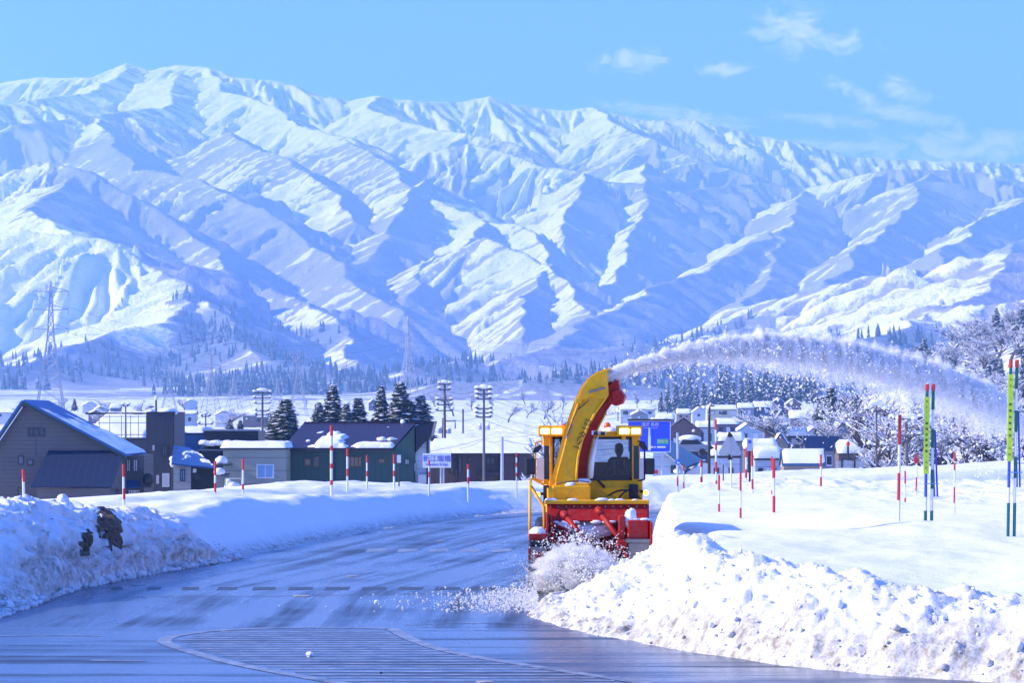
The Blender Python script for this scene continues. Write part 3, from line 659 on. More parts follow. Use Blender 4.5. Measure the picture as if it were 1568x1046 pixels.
def snow_plow():
    T = empty('rotary_snow_plow', (1.63, 58.5, 0), 'yellow and red rotary snow plow with raised chute throwing snow on the road', 'snow plow')
    # chassis, wheels, engine hood
    part('chassis', BLACK, T, lambda b: b.box(0.75, 2.5, 58.0, 63.8, 0.55, 1.1), bevel=0.03)
    part('engine_hood', Y_PAINT, T, lambda b: b.box(0.72, 2.55, 60.4, 64.0, 1.1, 2.35), bevel=0.06)
    for sx in (0.72, 2.56):
        for yy in (59.3, 62.6):
            n = 28; b = MB(); prof = [(0.30, -0.2), (0.52, -0.21), (0.60, -0.15), (0.62, 0), (0.60, 0.15), (0.52, 0.21), (0.30, 0.2)]
            vs = [(sx + x, yy + r * math.cos(2 * math.pi * i / n), 0.62 + r * math.sin(2 * math.pi * i / n)) for i in range(n) for r, x in prof]; k = len(prof)
            b.add(vs, [(i * k + j, i * k + j + 1, ((i + 1) % n) * k + j + 1, ((i + 1) % n) * k + j) for i in range(n) for j in range(k - 1)])
            wv = b.build('wheel', BLACK, T, True); part('rim', Y_PAINT, wv, lambda q: q.tube([(sx - 0.16, yy, 0.62), (sx + 0.16, yy, 0.62)], 0.31, 20))
    # cab
    D = 58.2
    part('cab_panel', Y_PAINT, T, lambda b: pbox(b, 840, 984, 735, 772, D, 60.4), bevel=0.03)
    part('cab_roof', Y_PAINT, T, lambda b: pbox(b, 838, 981, 661, 669, D - 0.1, 60.4), bevel=0.03)
    def pillars(b):
        for a, c in ((841.5, 847), (966.5, 970)): pbox(b, a, c, 668, 737, D, D + 0.1)
        for a, c in ((832, 842), (969, 980)): pbox(b, a, c, 664, 684, D + 0.02, 60.3)
        for a, c in ((832, 842), (969, 980)): pbox(b, a, c, 733, 742, D + 0.02, 60.3)
        for a, c in ((835, 839), (976, 980)): pbox(b, a, c, 668, 737, 60.2, 60.35)
    parts('cab_frame', Y_PAINT, T, pillars, bevel=0.012)
    def seal(b):
        for r in ((846, 967, 669, 673), (846, 967, 731, 736), (846, 849, 669, 736), (964, 967.5, 669, 736), (858, 861, 669, 736)): pbox(b, *r, D - 0.015, D + 0.05)
    part('window_seal', BLACK, T, seal)
    part('windshield', glass_mat('cab_glass', (0.50, 0.58, 0.66), 0.03), T, lambda b: pbox(b, 848, 966, 671, 734, D + 0.02, D + 0.03))
    for a, c in ((833, 841), (969.5, 978)):
        part('side_window', DARKGLASS, T, lambda b: pbox(b, a, c, 683, 734, D + 0.01, D + 1.6))
    part('dashboard', paint('dash', (0.03, 0.03, 0.035), 0.6), T, lambda b: (pbox(b, 898, 914, 714, 734, D + 0.25, D + 0.6), pbox(b, 860, 966, 727, 736, D + 0.2, D + 0.5)), bevel=0.02)
    part('cab_rear_panel', Y_PAINT, T, lambda b: (pbox(b, 838, 980, 712, 740, 60.25, 60.38), pbox(b, 838, 980, 664, 673, 60.25, 60.38)))
    part('control_box', paint('dull_yellow', (0.45, 0.26, 0.03), 0.6), T, lambda b: pbox(b, 910, 934, 708, 733, D + 0.9, D + 1.2), bevel=0.02)
    sw = part('steering_wheel', BLACK, T, lambda b: b.tube([Q(944, 729, D + 0.5) + Vector((0.2 * math.cos(a), 0.12 * math.sin(a) + .0, 0.16 * math.sin(a))) for a in np.linspace(0, 6.283, 17)], 0.016, 6))
    part('seat', BLACK, T, lambda b: (pbox(b, 934, 962, 700, 745, D + 1.35, D + 1.5), pbox(b, 934, 962, 740, 748, D + 0.75, D + 1.4)), bevel=0.03)
    # light bars
    for a, c, lamps in ((824, 866, ((828, 841), (845, 860))), (944, 983, ((949, 963), (967, 980)))):
        lb = part('light_bar', Y_PAINT, T, lambda b: (pbox(b, a, c, 652, 668, D - 0.42, D - 0.1), pbox(b, a + 8, a + 14, 664, 674, D - 0.3, D)), bevel=0.02)
        for l0, l1 in lamps: part('lamp', LAMP, lb, lambda b: pbox(b, l0, l1, 656.5, 664.5, D - 0.435, D - 0.40), bevel=0.01)
    for a, z in ((930, 648), (863, 650)):
        part('beacon', ORANGE, T, lambda b: b.tube([Q(a, z + 9, 59.2), Q(a, z + 2, 59.2), Q(a, z - 1, 59.2)], [0.075, 0.07, 0.03], 12), True)
    parts('roof_snow', M_ROOFSNOW, T, lambda b: (b.ball(Q(934, 661, 58.75), (0.16, 0.3, 0.09), 12, 8, 0.08), b.ball(Q(900, 662, 58.9), (0.3, 0.3, 0.06), 12, 8, 0.08)), True)
    # mirrors, guards and lamps at the sides
    for s, cx, up, arm in ((-1, 812.5, (823, 688), 820), (1, 995, (985, 684), 987)):
        mr = part('mirror', BLACK, T, lambda b: pbox(b, cx - 7.5, cx + 7.5, 702, 727, D - 0.55, D - 0.43), bevel=0.025)
        part('bracket', Y_PAINT if s < 0 else BLACK, mr, lambda b: (b.tube([Q(arm, 678, D - 0.45), Q(arm, 734, D - 0.45)], 0.018, 6), b.tube([Q(arm, 678, D - 0.45), Q(arm - s * 10, 676, D - 0.1)], 0.016, 6), b.tube([Q(arm, 734, D - 0.45), Q(arm - s * 10, 737, D - 0.05)], 0.016, 6)))
        part('round_mirror', BLACK, T, lambda b: b.prism([Q(up[0] + s * 8, up[1] + 6, D - 0.5), Q(up[0] + s * 5, up[1] - 2, D - 0.5), Q(up[0] - s * 5, up[1] - 7, D - 0.5), Q(up[0] - s * 7, up[1] - 3, D - 0.5), Q(up[0] - s * 1, up[1] + 5, D - 0.5)], (0, 0.1, 0)), bevel=0.01)
    part('wind_deflector', paint('frosted_panel', (0.72, 0.75, 0.76), 0.35), T, lambda b: pbox(b, 822, 833, 702, 737, D - 0.1, D - 0.07))
    part('wind_deflector', MATS['frosted_panel'], T, lambda b: pbox(b, 979, 986, 702, 737, D - 0.1, D - 0.07))
    for c, r in (((823, 758), 4.2), ((989, 755), 4.2)):
        part('side_lamp', LAMP2, T, lambda b: b.ball(Q(c[0], c[1], D - 0.5), r * D / F, 12, 8), True)
        part('lamp_bracket', BLACK, T, lambda b: b.tube([Q(c[0], c[1], D - 0.44), Q(838 if c[0] < 900 else 980, c[1] - 3, D + 0.1)], 0.03, 6))
    part('grille', BLACK, T, lambda b: (pbox(b, 963, 977, 742, 764, D - 0.12, D), [pbox(b, 964, 976, 743 + 3 * i, 744 + 3 * i, D - 0.135, D - 0.12) for i in range(7)]))
    part('step_box', BLACK, T, lambda b: pbox(b, 832, 840, 744, 772, D - 0.2, D + 0.2), bevel=0.015)
    # chute platform, hoses, wiper
    part('chute_base', Y_PAINT, T, lambda b: (pbox(b, 846, 904, 744, 770, 57.35, D), pbox(b, 838, 849, 748, 766, 57.3, D), pbox(b, 850, 902, 740, 745, 57.45, D)), bevel=0.025)
    part('gear_dome', Y_PAINT, T, lambda b: b.ball(Q(934, 768, 57.9), (0.16, 0.16, 0.13), 16, 10), True)
    def arc(p0, p1, top, D_, n=12): return [Q(p0[0] + (p1[0] - p0[0]) * t, p0[1] + (p1[1] - p0[1]) * t - top * math.sin(math.pi * t), D_ - 0.15 * math.sin(math.pi * t)) for t in np.linspace(0, 1, n)]
    parts('hose', BLACK, T, lambda b: (b.tube(arc((919, 770), (968, 752), 8, 57.95), 0.02, 7), b.tube(arc((946, 766), (960, 752), 2, 57.9), 0.02, 7), b.tube(arc((966, 751), (985, 772), 4, 57.9), 0.018, 7), b.tube(arc((852, 742), (902, 738), 2.5, 57.3), 0.014, 6)), True)
    parts('wiper', BLACK, T, lambda b: (b.tube([Q(915, 735, D - 0.06), Q(926, 747, D - 0.04)], 0.028, 6), b.tube([Q(852, 692, D - 0.03), Q(857, 728, D - 0.03)], 0.015, 6)))
    parts('platform_snow', M_ROOFSNOW, T, lambda b: (b.ball(Q(892, 738, 57.65), (0.17, 0.14, 0.07), 12, 8, 0.12, 2), b.ball(Q(874, 741, 57.5), (0.1, 0.1, 0.035), 10, 6, 0.12, 3)), True)
    # chute
    Lo = [(846, 743), (850, 722), (858, 694), (866, 662), (875, 634), (883, 612), (892, 594), (903, 580), (915, 572), (929, 567)]
    Ri = [(884, 743), (885, 720), (887, 700), (893, 675), (902, 654), (914, 631), (924, 617), (931, 607)]
    Dc = 57.55; off = Vector((0.20, 0.5, 0.0))
    ch = part('chute', Y_PAINT, T, lambda b: b.prism([Q(*p, Dc) for p in Lo + Ri[::-1]], (0, 0.03, 0)), bevel=0.006)
    def outer(b):
        for p, q in zip(Lo[:-1], Lo[1:]):
            a = Q(*p, Dc); c = Q(*q, Dc); d = (c - a).normalized(); nn = Vector((-d.z, 0, d.x)) * 0.035
            b.prism([a, c, c + off, a + off], nn)
    part('outer_wall', Y_PAINT, ch, outer)
    part('inner_wall', R_PAINT, ch, lambda b: b.prism([Q(*p, Dc) + off for p in Lo + Ri[::-1]], (0, 0.03, 0)))
    part('edge_strip', Y_PAINT, ch, lambda b: b.tube([Q(*p, Dc) + off + Vector((0.01, 0, 0)) for p in Ri[:6]], 0.022, 6))
    part('edge_rib', Y_PAINT, ch, lambda b: b.tube([Q(p[0] - 2, p[1], Dc - 0.01) for p in Ri], 0.028, 6), True)
    part('side_rib', Y_PAINT, ch, lambda b: b.tube([Q(p[0] + 5, p[1], Dc - 0.01) for p in Lo[:7]], 0.026, 6), True)
    part('hood', Y_PAINT, T, lambda b: b.prism([Q(*p, Dc - 0.05) for p in ((882, 613), (891, 594), (902, 579), (914, 570.5), (930, 565.5), (932, 606), (922, 612), (905, 607), (894, 613))], (0, 0.045, 0)), bevel=0.01)
    part('deflector', R_PAINT, T, lambda b: (b.prism([Q(*p, 57.75) for p in ((930, 592), (946, 581), (949, 597), (957, 607), (953, 618), (942, 622), (932, 617))], (0.05, 0.36, 0)), b.prism([Q(*p, 57.72) for p in ((936, 600), (948, 596), (950, 612), (938, 616))], (0, -0.05, 0))), bevel=0.015)
    part('hinge_bar', STEEL, T, lambda b: b.tube([Q(901, 601, Dc - 0.08), Q(926, 594, Dc - 0.08)], 0.026, 8))
    parts('cylinder', STEEL, T, lambda b: b.tube([Q(876, 650, Dc - 0.06), Q(868, 672, Dc - 0.06)], 0.02, 8))
    parts('cylinder', BLACK, T, lambda b: (b.tube([Q(884, 628, Dc - 0.06), Q(893, 621, Dc - 0.06), Q(902, 612, Dc - 0.06)], 0.012, 6), b.tube([Q(868, 668, Dc - 0.07), Q(878, 640, Dc - 0.07), Q(888, 622, Dc - 0.07)], 0.011, 6)))
    part('bracket', Y_PAINT, T, lambda b: pbox(b, 881, 890, 610, 618, Dc - 0.12, Dc - 0.03), bevel=0.012)
    part('chute_snow', M_ROOFSNOW, T, lambda b: b.prism([Q(*p, Dc) + off * 0.85 for p in ((888, 735), (889, 712), (893, 690), (900, 672), (905, 668), (899, 700), (896, 733))], (0.0, -0.06, 0)), True)
    LET = paint('black_lettering', (0.015, 0.013, 0.012), 0.6)
    for i, ch_ in enumerate('ロータリー'):
        t = i / 4.0; px = 900 - 18 * t; py = 648 + 38 * t
        put_text(ch_, 0.17, LET, T, Q(px, py, Dc - 0.035), R(20))
    parts('clamp', WHITE_P, T, lambda b: (pbox(b, 906, 912, 660, 666, Dc - 0.02, Dc + .02), pbox(b, 916, 920, 661, 665, 58.0, 58.1), pbox(b, 925, 928, 660, 665, 58.0, 58.1)))
    parts('clamp', BLACK, T, lambda b: (pbox(b, 909, 915, 661, 667, Dc - 0.03, Dc + .02), pbox(b, 920, 926, 661, 667, 57.98, 58.1)))
    # auger head
    hd = part('auger_housing', R_PAINT, T, lambda b: (b.box(wx(838, 56.6), wx(996, 56.6), 57.25, 57.3, 0.12, 1.66),
              b.prism([Q(838, 772, 57.0), Q(992, 772, 57.0), Q(992, 798, 56.72), Q(838, 798, 56.72)], (0, 0.05, 0.02)),
              b.box(wx(836, 56.6), wx(839, 56.6), 55.9, 57.3, 0.08, 1.5), b.box(wx(993, 56.6), wx(996.5, 56.6), 55.9, 57.3, 0.08, 1.35)), bevel=0.01)
    part('top_edge', Y_PAINT, hd, lambda b: pbox(b, 834, 994, 766.5, 772.5, 56.9, 57.45), bevel=0.015)
    part('cutting_edge', STEEL, hd, lambda b: b.box(wx(838, 56.6), wx(996, 56.6), 55.95, 57.2, 0.03, 0.1))
    for a, c in (((861, 785, 56.62), (897, 828, 56.0)), ((914, 779, 56.64), (956, 836, 56.0))):
        part('strut', R_PAINT, T, lambda b: (b.tube([Q(*a), Q(*c)], [0.06, 0.045], 8), b.tube([Q(a[0] + 1, a[1] + 1, a[2] - 0.02), Q(a[0] + 8, a[1] + 9, a[2] - 0.12)], 0.075, 8)), True)
    parts('strut', R_PAINT, T, lambda b: (b.tube([Q(842, 803, 56.4), Q(866, 812, 56.2), Q(856, 836, 56.0)], 0.05, 7), b.tube([Q(842, 790, 56.5), Q(848, 836, 56.0)], 0.055, 7), b.tube([Q(870, 815, 56.3), Q(862, 838, 56.0)], 0.04, 7)), True)
    part('gear_case', R_PAINT, T, lambda b: (pbox(b, 961, 993, 797, 826, 56.1, 57.2), pbox(b, 947, 957, 790, 838, 56.15, 56.6), pbox(b, 944, 960, 828, 840, 56.0, 56.3)), bevel=0.03)
    part('wear_plate', STEEL, T, lambda b: (pbox(b, 958, 997, 826, 832, 55.95, 56.3), pbox(b, 962, 997, 832, 880, 56.0, 56.1)), bevel=0.01)
    part('blower_drum', R_PAINT, T, lambda b: (b.tube([Vector((wx(893, 56.9) + 0.42 * math.cos(a), 56.95, 0.95 + 0.42 * math.sin(a))) for a in np.linspace(0, 6.283, 25)], 0.05, 6), [b.prism([Vector((wx(893, 57), 57.0, 0.95)), Vector((wx(893, 57) + 0.38 * math.cos(a), 57.0, 0.95 + 0.38 * math.sin(a))), Vector((wx(893, 57) + 0.38 * math.cos(a + .25), 57.0, 0.95 + 0.38 * math.sin(a + .25)))], (0, 0.12, 0)) for a in np.arange(5) * 1.2566]), True)
    x0, x1 = wx(840, 56.6), wx(992, 56.6); xm = (x0 + x1) / 2
    ax = part('auger_shaft', STEEL, T, lambda b: b.tube([(x0, 56.35, 0.5), (x1, 56.35, 0.5)], 0.07, 10))
    for s in (-1, 1):
        b = MB(); n = 70; vs = []
        for i in range(n):
            t = i / (n - 1); x = xm + s * (0.12 + t * (x1 - xm - 0.16)); a = s * t * 2.6 * 2 * math.pi + 0.6
            for r in (0.24, 0.41):
                for dx in (-0.012, 0.012): vs.append((x + dx, 56.35 + r * math.cos(a), 0.5 + r * math.sin(a)))
        b.add(vs, [f for i in range(n - 1) for f in ((4 * i, 4 * i + 4, 4 * i + 6, 4 * i + 2), (4 * i + 1, 4 * i + 3, 4 * i + 7, 4 * i + 5), (4 * i + 2, 4 * i + 6, 4 * i + 7, 4 * i + 3), (4 * i, 4 * i + 1, 4 * i + 5, 4 * i + 4))])
        b.build('ribbon', R_PAINT, ax)
    sp = part('side_cutter', STEEL, T, lambda b: (pbox(b, 809, 837, 838, 906, 55.35, 55.4), pbox(b, 809, 812, 828, 906, 55.4, 57.0)), bevel=0.006)
    part('red_stripe', R_PAINT, sp, lambda b: (pbox(b, 821.5, 827.5, 846, 906, 55.325, 55.35), pbox(b, 809, 813, 840, 858, 55.325, 55.35)))
    part('holder', R_PAINT, sp, lambda b: pbox(b, 810, 836, 818, 828, 55.6, 56.4), bevel=0.012)
    part('mount', BLACK, sp, lambda b: pbox(b, 809, 837, 828, 838, 55.5, 56.3), bevel=0.012)
    part('cutter_snow', M_ROOFSNOW, sp, lambda b: b.ball(Q(823, 815, 55.95), (0.17, 0.3, 0.10), 12, 8, 0.1, 5), True)
    parts('guard_rail', Y_PAINT, T, lambda b: (b.tube([Q(812, 737, 57.0), Q(811, 822, 56.3)], 0.03, 7), b.tube([Q(812, 737, 57.0), Q(815, 733, 57.3), Q(832, 742, 57.9)], 0.024, 7), b.tube([Q(813, 745, 57.0), Q(833, 777, 57.0), Q(834, 815, 56.5)], 0.034, 7)), True)
    parts('head_snow', M_ROOFSNOW, T, lambda b: (b.ball(Q(965, 797, 56.3), (0.13, 0.16, 0.2), 12, 8, 0.15, 6), b.ball(Q(968, 788, 56.5), (0.08, 0.12, 0.12), 12, 8, 0.15, 6), b.ball(Q(905, 812, 56.95), (0.46, 0.16, 0.17), 16, 10, 0.16, 7), b.ball(Q(862, 806, 56.8), (0.24, 0.14, 0.12), 14, 8, 0.16, 8), b.ball(Q(866, 836, 56.0), (0.06, 0.06, 0.03), 8, 6, 0.1, 8)), True)
    rnd = random.Random(3)
    for i in range(13): part('bolt', STEEL, T, lambda b: b.tube([Q(843 + 12 * i, 776, 56.99), Q(843 + 12 * i, 776, 56.93)], 0.018, 6))
    for i in range(16):      # snow and slush caked on ledges
        px, py, D_ = rnd.choice([(rnd.uniform(842, 990), 766, 56.95), (rnd.uniform(848, 902), 744, 57.4), (rnd.uniform(840, 880), 838, 56.0), (rnd.uniform(962, 992), 796, 56.2), (rnd.uniform(846, 940), 800, 56.7)])
        r = rnd.uniform(.025, .06); part('caked_snow', M_ROOFSNOW, T, lambda b: b.ball(Q(px, py, D_), (r * 2.2, r, r * .7), 9, 6, .25, i), True)
    return T
PLOW = snow_plow()

def driver():
    T = empty('person', Q(948, 745, 59.2), 'driver in dark navy jacket and cap seated in the plow cab', 'person')
    J = [(948, 748, 59.15, .17), (948, 732, 59.2, .17), (948, 716, 59.22, .21), (948, 706, 59.2, .17), (948, 700, 59.2, .07), (936, 707, 59.18, .10), (932, 722, 59.0, .06), (938, 731, 58.82, .05), (960, 707, 59.18, .10), (964, 722, 59.0, .06), (956, 731, 58.82, .05),
         (941, 751, 58.85, .1), (940, 752, 58.5, .08), (955, 751, 58.85, .1), (956, 752, 58.5, .08)]
    E = [(0, 1), (1, 2), (2, 3), (3, 4), (3, 5), (5, 6), (6, 7), (3, 8), (8, 9), (9, 10), (0, 11), (11, 12), (0, 13), (13, 14)]
    o0 = base_of(T); me = bpy.data.meshes.new('body'); me.from_pydata([Q(*j[:3]) - o0 for j in J], E, []); o = link_mesh('body', me, T)
    sk = o.modifiers.new('skin', 'SKIN'); me.skin_vertices[0].data[0].use_root = True
    for i, j in enumerate(J): me.skin_vertices[0].data[i].radius = (j[3], j[3] * 0.85)
    sb = o.modifiers.new('sub', 'SUBSURF'); sb.levels = 2; sb.render_levels = 2; me.materials.append(paint('navy_jacket', (0.012, 0.018, 0.05), 0.8))
    skin = paint('skin', (0.36, 0.20, 0.14), 0.6)
    def head(b):
        c = Q(948, 690, 59.17); b.ball(c, (0.085, 0.102, 0.122), 16, 12); b.ball(c + Vector((0, -0.1, -0.01)), (0.014, 0.022, 0.022), 8, 6)
        for s in (-1, 1): b.ball(c + Vector((s * 0.08, 0.01, 0)), (0.014, 0.024, 0.032), 8, 6); b.ball(c + Vector((s * 0.03, -0.088, 0.014)), (0.013, 0.01, 0.008), 8, 6)
        b.tube([c + Vector((0, 0, -0.08)), c + Vector((0, 0.02, -0.17))], 0.052, 8); b.ball(c + Vector((0, -0.085, -0.055)), (0.028, 0.016, 0.008), 8, 6)
    part('head', skin, T, head, True)
    part('cap', MATS['navy_jacket'], T, lambda b: (b.ball(Q(948, 684.5, 59.18), (0.088, 0.106, 0.082), 16, 10), b.tube([Q(948, 686, 59.06), Q(948, 686.5, 58.98)], [0.075, 0.05], 10)), True)
    def hand(b, px, s):
        c = Q(px, 731, 58.78); b.ball(c, (0.045, 0.05, 0.03), 10, 7)
        for k in range(4): b.tube([c + Vector((-0.03 + 0.02 * k, -0.035, 0.0)), c + Vector((-0.03 + 0.02 * k, -0.075 + 0.004 * abs(k - 1.5), 0.008)), c + Vector((-0.03 + 0.02 * k, -0.085, -0.02))], 0.0095, 6)
        b.tube([c + Vector((s * 0.035, -0.01, 0.01)), c + Vector((s * 0.055, -0.045, 0.015))], 0.011, 6)
    for px, s in ((938, 1), (956, -1)): part('hand', skin, T, lambda b: hand(b, px, s), True)
    parts('reflective_strap', WHITE_P, T, lambda b: (b.box(wx(940, 59), wx(942.5, 59), 58.98, 59.02, wz(728, 59), wz(705, 59)), b.box(wx(955, 59), wx(957, 59), 58.98, 59.02, wz(728, 59), wz(705, 59))))
driver()
# ------------------------------------------------------------------ buildings left of the road
def wallmat(name, col, pitch=0.0, rough=0.7, var=0.12, vertical=False):
    """painted siding; board joints as fine relief where they are too small to pick apart"""
    if name in MATS: return MATS[name]
    n = NT(name); nz = n.noise(0.6, 5, 0.6); gr = n.noise(9, 3, 0.6)
    c = n.mix(n.math('ADD', n.math('MULTIPLY', nz, .7), n.math('MULTIPLY', gr, .3)), tuple(x * (1 - var) for x in col), tuple(min(1, x * (1 + var)) for x in col))
    if pitch:
        t = n.N.new('ShaderNodeTexCoord'); sp = n.N.new('ShaderNodeSeparateXYZ'); n.L.new(t.outputs['Object'], sp.inputs[0])
        f = n.math('FRACT', n.math('DIVIDE', sp.outputs['X' if vertical else 'Z'], pitch)); j = n.math('LESS_THAN', f, 0.10)
        c = n.mix(n.math('MULTIPLY', j, 0.45), c, tuple(x * 0.3 for x in col)); n.bump(f, 0.25, 0.02)
    n.set(color=c, rough=rough); MATS[name] = n.m; return n.m
def roofmat(name, col, pitch=0.45, rough=0.35):
    if name in MATS: return MATS[name]
    n = NT(name); t = n.N.new('ShaderNodeTexCoord'); sp = n.N.new('ShaderNodeSeparateXYZ'); n.L.new(t.outputs['Object'], sp.inputs[0])
    nz = n.noise(0.8, 5, 0.6); f = n.math('FRACT', n.math('DIVIDE', sp.outputs['X'], pitch)); j = n.math('LESS_THAN', f, 0.09)
    c = n.mix(nz, tuple(x * 0.8 for x in col), tuple(min(1, x * 1.25) for x in col)); c = n.mix(n.math('MULTIPLY', j, .5), c, tuple(min(1, x * 1.6 + .01) for x in col))
    n.set(color=c, rough=rough, metal=0.0, spec=0.35); n.bump(j, 0.3, 0.03); MATS[name] = n.m; return n.m
FRAME_D = paint('dark_window_frame', (0.025, 0.025, 0.03), 0.5); FRAME_W = paint('white_window_frame', (0.6, 0.62, 0.65), 0.5); FRAME_B = paint('brown_window_frame', (0.09, 0.05, 0.03), 0.6)
def pane_mat(name, col, rough=0.1): return paint(name, col, rough, 0, 0.35, 1.2)
PANE = pane_mat('dark_pane', (0.03, 0.04, 0.055)); PANE_G = pane_mat('grey_pane', (0.12, 0.13, 0.15), 0.2); PANE_C = pane_mat('curtained_pane', (0.55, 0.56, 0.62), 0.3); PANE_B = pane_mat('blue_curtained_pane', (0.2, 0.36, 0.55), 0.25); PANE_T = pane_mat('amber_pane', (0.22, 0.14, 0.08), 0.2)
def window(parent, px0, px1, py0, py1, D, fm=None, pm=None, bars=1, name='window'):
    """frame proud of a wall whose face is at D; pane inside it"""
    x0, x1, z0, z1 = wx(px0, D), wx(px1, D), wz(py1, D), wz(py0, D); t = min(0.09, (x1 - x0) * 0.16); b = MB()
    b.box(x0, x1, D - 0.07, D + 0.02, z0, z0 + t); b.box(x0, x1, D - 0.07, D + 0.02, z1 - t, z1); b.box(x0, x0 + t, D - 0.068, D + 0.02, z0 + t, z1 - t); b.box(x1 - t, x1, D - 0.068, D + 0.02, z0 + t, z1 - t)
    for k in range(1, bars + 1):
        if bars: xm = x0 + (x1 - x0) * k / (bars + 1); b.box(xm - t * .4, xm + t * .4, D - 0.06, D + 0.02, z0 + t, z1 - t)
    w = b.build(name, fm or FRAME_D, parent)
    part('pane', pm or PANE, w, lambda q: q.box(x0 + t * .9, x1 - t * .9, D - 0.02, D + 0.015, z0 + t * .9, z1 - t * .9)); return w
def roof_slab(b, quad, t=0.14):
    a = [Vector(p) for p in quad]; n = (a[1] - a[0]).cross(a[3] - a[0]).normalized()
    if n.z < 0: n = -n
    b.prism(a, n * t)
def slab_snow(b, quad, t=0.3, seed=0, nx=22, ny=14, patch=None, edge=0.10):
    """pillow of snow on the quad a-b-c-d; patch(u,v) gives cover 0..1"""
    a = [Vector(p) for p in quad]; n = (a[1] - a[0]).cross(a[3] - a[0]).normalized()
    if n.z < 0: n = -n
    u = np.linspace(0, 1, nx); v = np.linspace(0, 1, ny); lu = (a[1] - a[0]).length; lv = (a[3] - a[0]).length; base = len(b.v); pts = []; hh = np.zeros((ny, nx))
    for j in range(ny):
        for i in range(nx):
            p = a[0] * (1 - u[i]) * (1 - v[j]) + a[1] * u[i] * (1 - v[j]) + a[2] * u[i] * v[j] + a[3] * (1 - u[i]) * v[j]
            e = min(u[i] * lu, (1 - u[i]) * lu, v[j] * lv, (1 - v[j]) * lv); k = min(1, e / max(t * 0.9, 0.05)) ; k = math.sqrt(max(0, 1 - (1 - k) ** 2))
            nz = float(fbm(np.array([u[i] * lu / 1.6 + seed * 7.7]), np.array([v[j] * lv / 1.6]), 3, seed)[0])
            h = t * k * (1 + 0.35 * nz)
            if patch: h *= patch(u[i], v[j], nz)
            hh[j, i] = h; pts.append(p + n * (h - 0.015) + (Vector((0, 0, 0))))
    fs = [(j * nx + i, j * nx + i + 1, (j + 1) * nx + i + 1, (j + 1) * nx + i) for j in range(ny - 1) for i in range(nx - 1) if max(hh[j, i], hh[j, i + 1], hh[j + 1, i], hh[j + 1, i + 1]) > 0.02]
    b.add(pts, fs)
GZ = -5.7
def left_gable_house():
    D = 190.0; k = D / F; T = empty('gable_house', (wx(60, D), D, GZ), 'grey sided gable house with blue metal roof and lean-to at the left', 'house')
    WALL = wallmat('grey_siding', (0.105, 0.095, 0.095), 0.28); ROOF = roofmat('blue_metal_roof', (0.02, 0.10, 0.30), 0.5, 0.5); DROOF = roofmat('dark_blue_roof', (0.006, 0.018, 0.06), 0.5, 0.7)
    D1 = D + 9.5; pk = (38, 615); er = (190, 696); el = (-24, 706)
    A = lambda p, d: Vector((wx(p[0], D), d, wz(p[1], D)))
    part('wall', WALL, T, lambda b: b.prism([Vector((wx(-18, D), D, GZ)), Vector((wx(184, D), D, GZ)), A((184, 694), D), A(pk, D) + Vector((0, 0, -.05)), A((-18, 699), D)], (0, 9.5, 0)))
    # boards of the siding, thin and slightly proud
    slope_r = (A(er, D).z - A(pk, D).z) / (A(er, D).x - A(pk, D).x); slope_l = (A(el, D).z - A(pk, D).z) / (A(el, D).x - A(pk, D).x)
    z = wz(770, D); i = 0
    while z < A(pk, D).z - 0.5:
        zt = z + 0.262; xl = max(wx(-18, D), A(pk, D).x + (zt - A(pk, D).z + .1) / slope_l); xr = min(wx(184, D), A(pk, D).x + (zt - A(pk, D).z + .1) / slope_r)
        part('board', WALL, T, lambda b: b.prism([(xl, D - 0.012, z), (xr, D - 0.012, z), (xr, D - 0.012, zt - 0.03), (xl, D - 0.012, zt - 0.03)], (0, 0.014, 0))); z += 0.28; i += 1
    ov = 0.6
    def rs(b):
        roof_slab(b, [A(pk, D - ov), A((196, 699), D - ov), A((196, 699), D1), A(pk, D1)]); roof_slab(b, [A(el, D - ov), A(pk, D - ov), A(pk, D1), A(el, D1)])
    part('roof', ROOF, T, rs)
    part('verge', paint('dark_green_trim', (0.01, 0.028, 0.026), 0.5), T, lambda b: (b.prism([A(pk, D - ov - .05), A((197, 700), D - ov - .05), A((197, 704), D - ov - .05), A((38, 620), D - ov - .05)], (0, 0.05, 0)), b.prism([A(pk, D - ov - .05), A((38, 620), D - ov - .05), A((-24, 712), D - ov - .05), A((-24, 707), D - ov - .05)], (0, 0.05, 0))))
    part('verge_trim', WHITE_P, T, lambda b: b.prism([A((37, 622), D - ov - .03), A((37, 624.5), D - ov - .03), A((-22, 712), D - ov - .03), A((-22, 709.5), D - ov - .03)], (0, 0.03, 0)))
    def patch(u, v, nz):
        return float(sstep(0.25, 0.75, u * 1.15 + nz * 0.5 - 0.12 + (0.25 if v < .12 else 0))) 
    part('roof_snow', M_ROOFSNOW, T, lambda b: slab_snow(b, [A(pk, D - ov) + Vector((0, 0, .16)), A((196, 699), D - ov) + Vector((0, 0, .16)), A((196, 699), D1) + Vector((0, 0, .16)), A(pk, D1) + Vector((0, 0, .16))], 0.12, 3, 46, 30, patch), True)
    window(T, 43, 69, 655, 669, D, FRAME_D, PANE, 2); window(T, 28, 37, 698, 712, D, FRAME_D, PANE_G, 0); window(T, 42, 52, 704, 713, D, FRAME_D, PANE_G, 0); window(T, 28, 36, 747, 762, D, FRAME_D, PANE_G, 0)
    part('corner_trim', FRAME_D, T, lambda b: b.box(wx(55, D), wx(55.8, D), D - 0.03, D, wz(700, D), wz(672, D)))
    # lean-to towards the road
    Df = D - 3.2; B = lambda px, py, d: Vector((wx(px, d), d, wz(py, d)))
    lt = part('lean_to', WALL, T, lambda b: b.box(wx(57, Df), wx(168, Df), Df, D, GZ, wz(748, Df)))
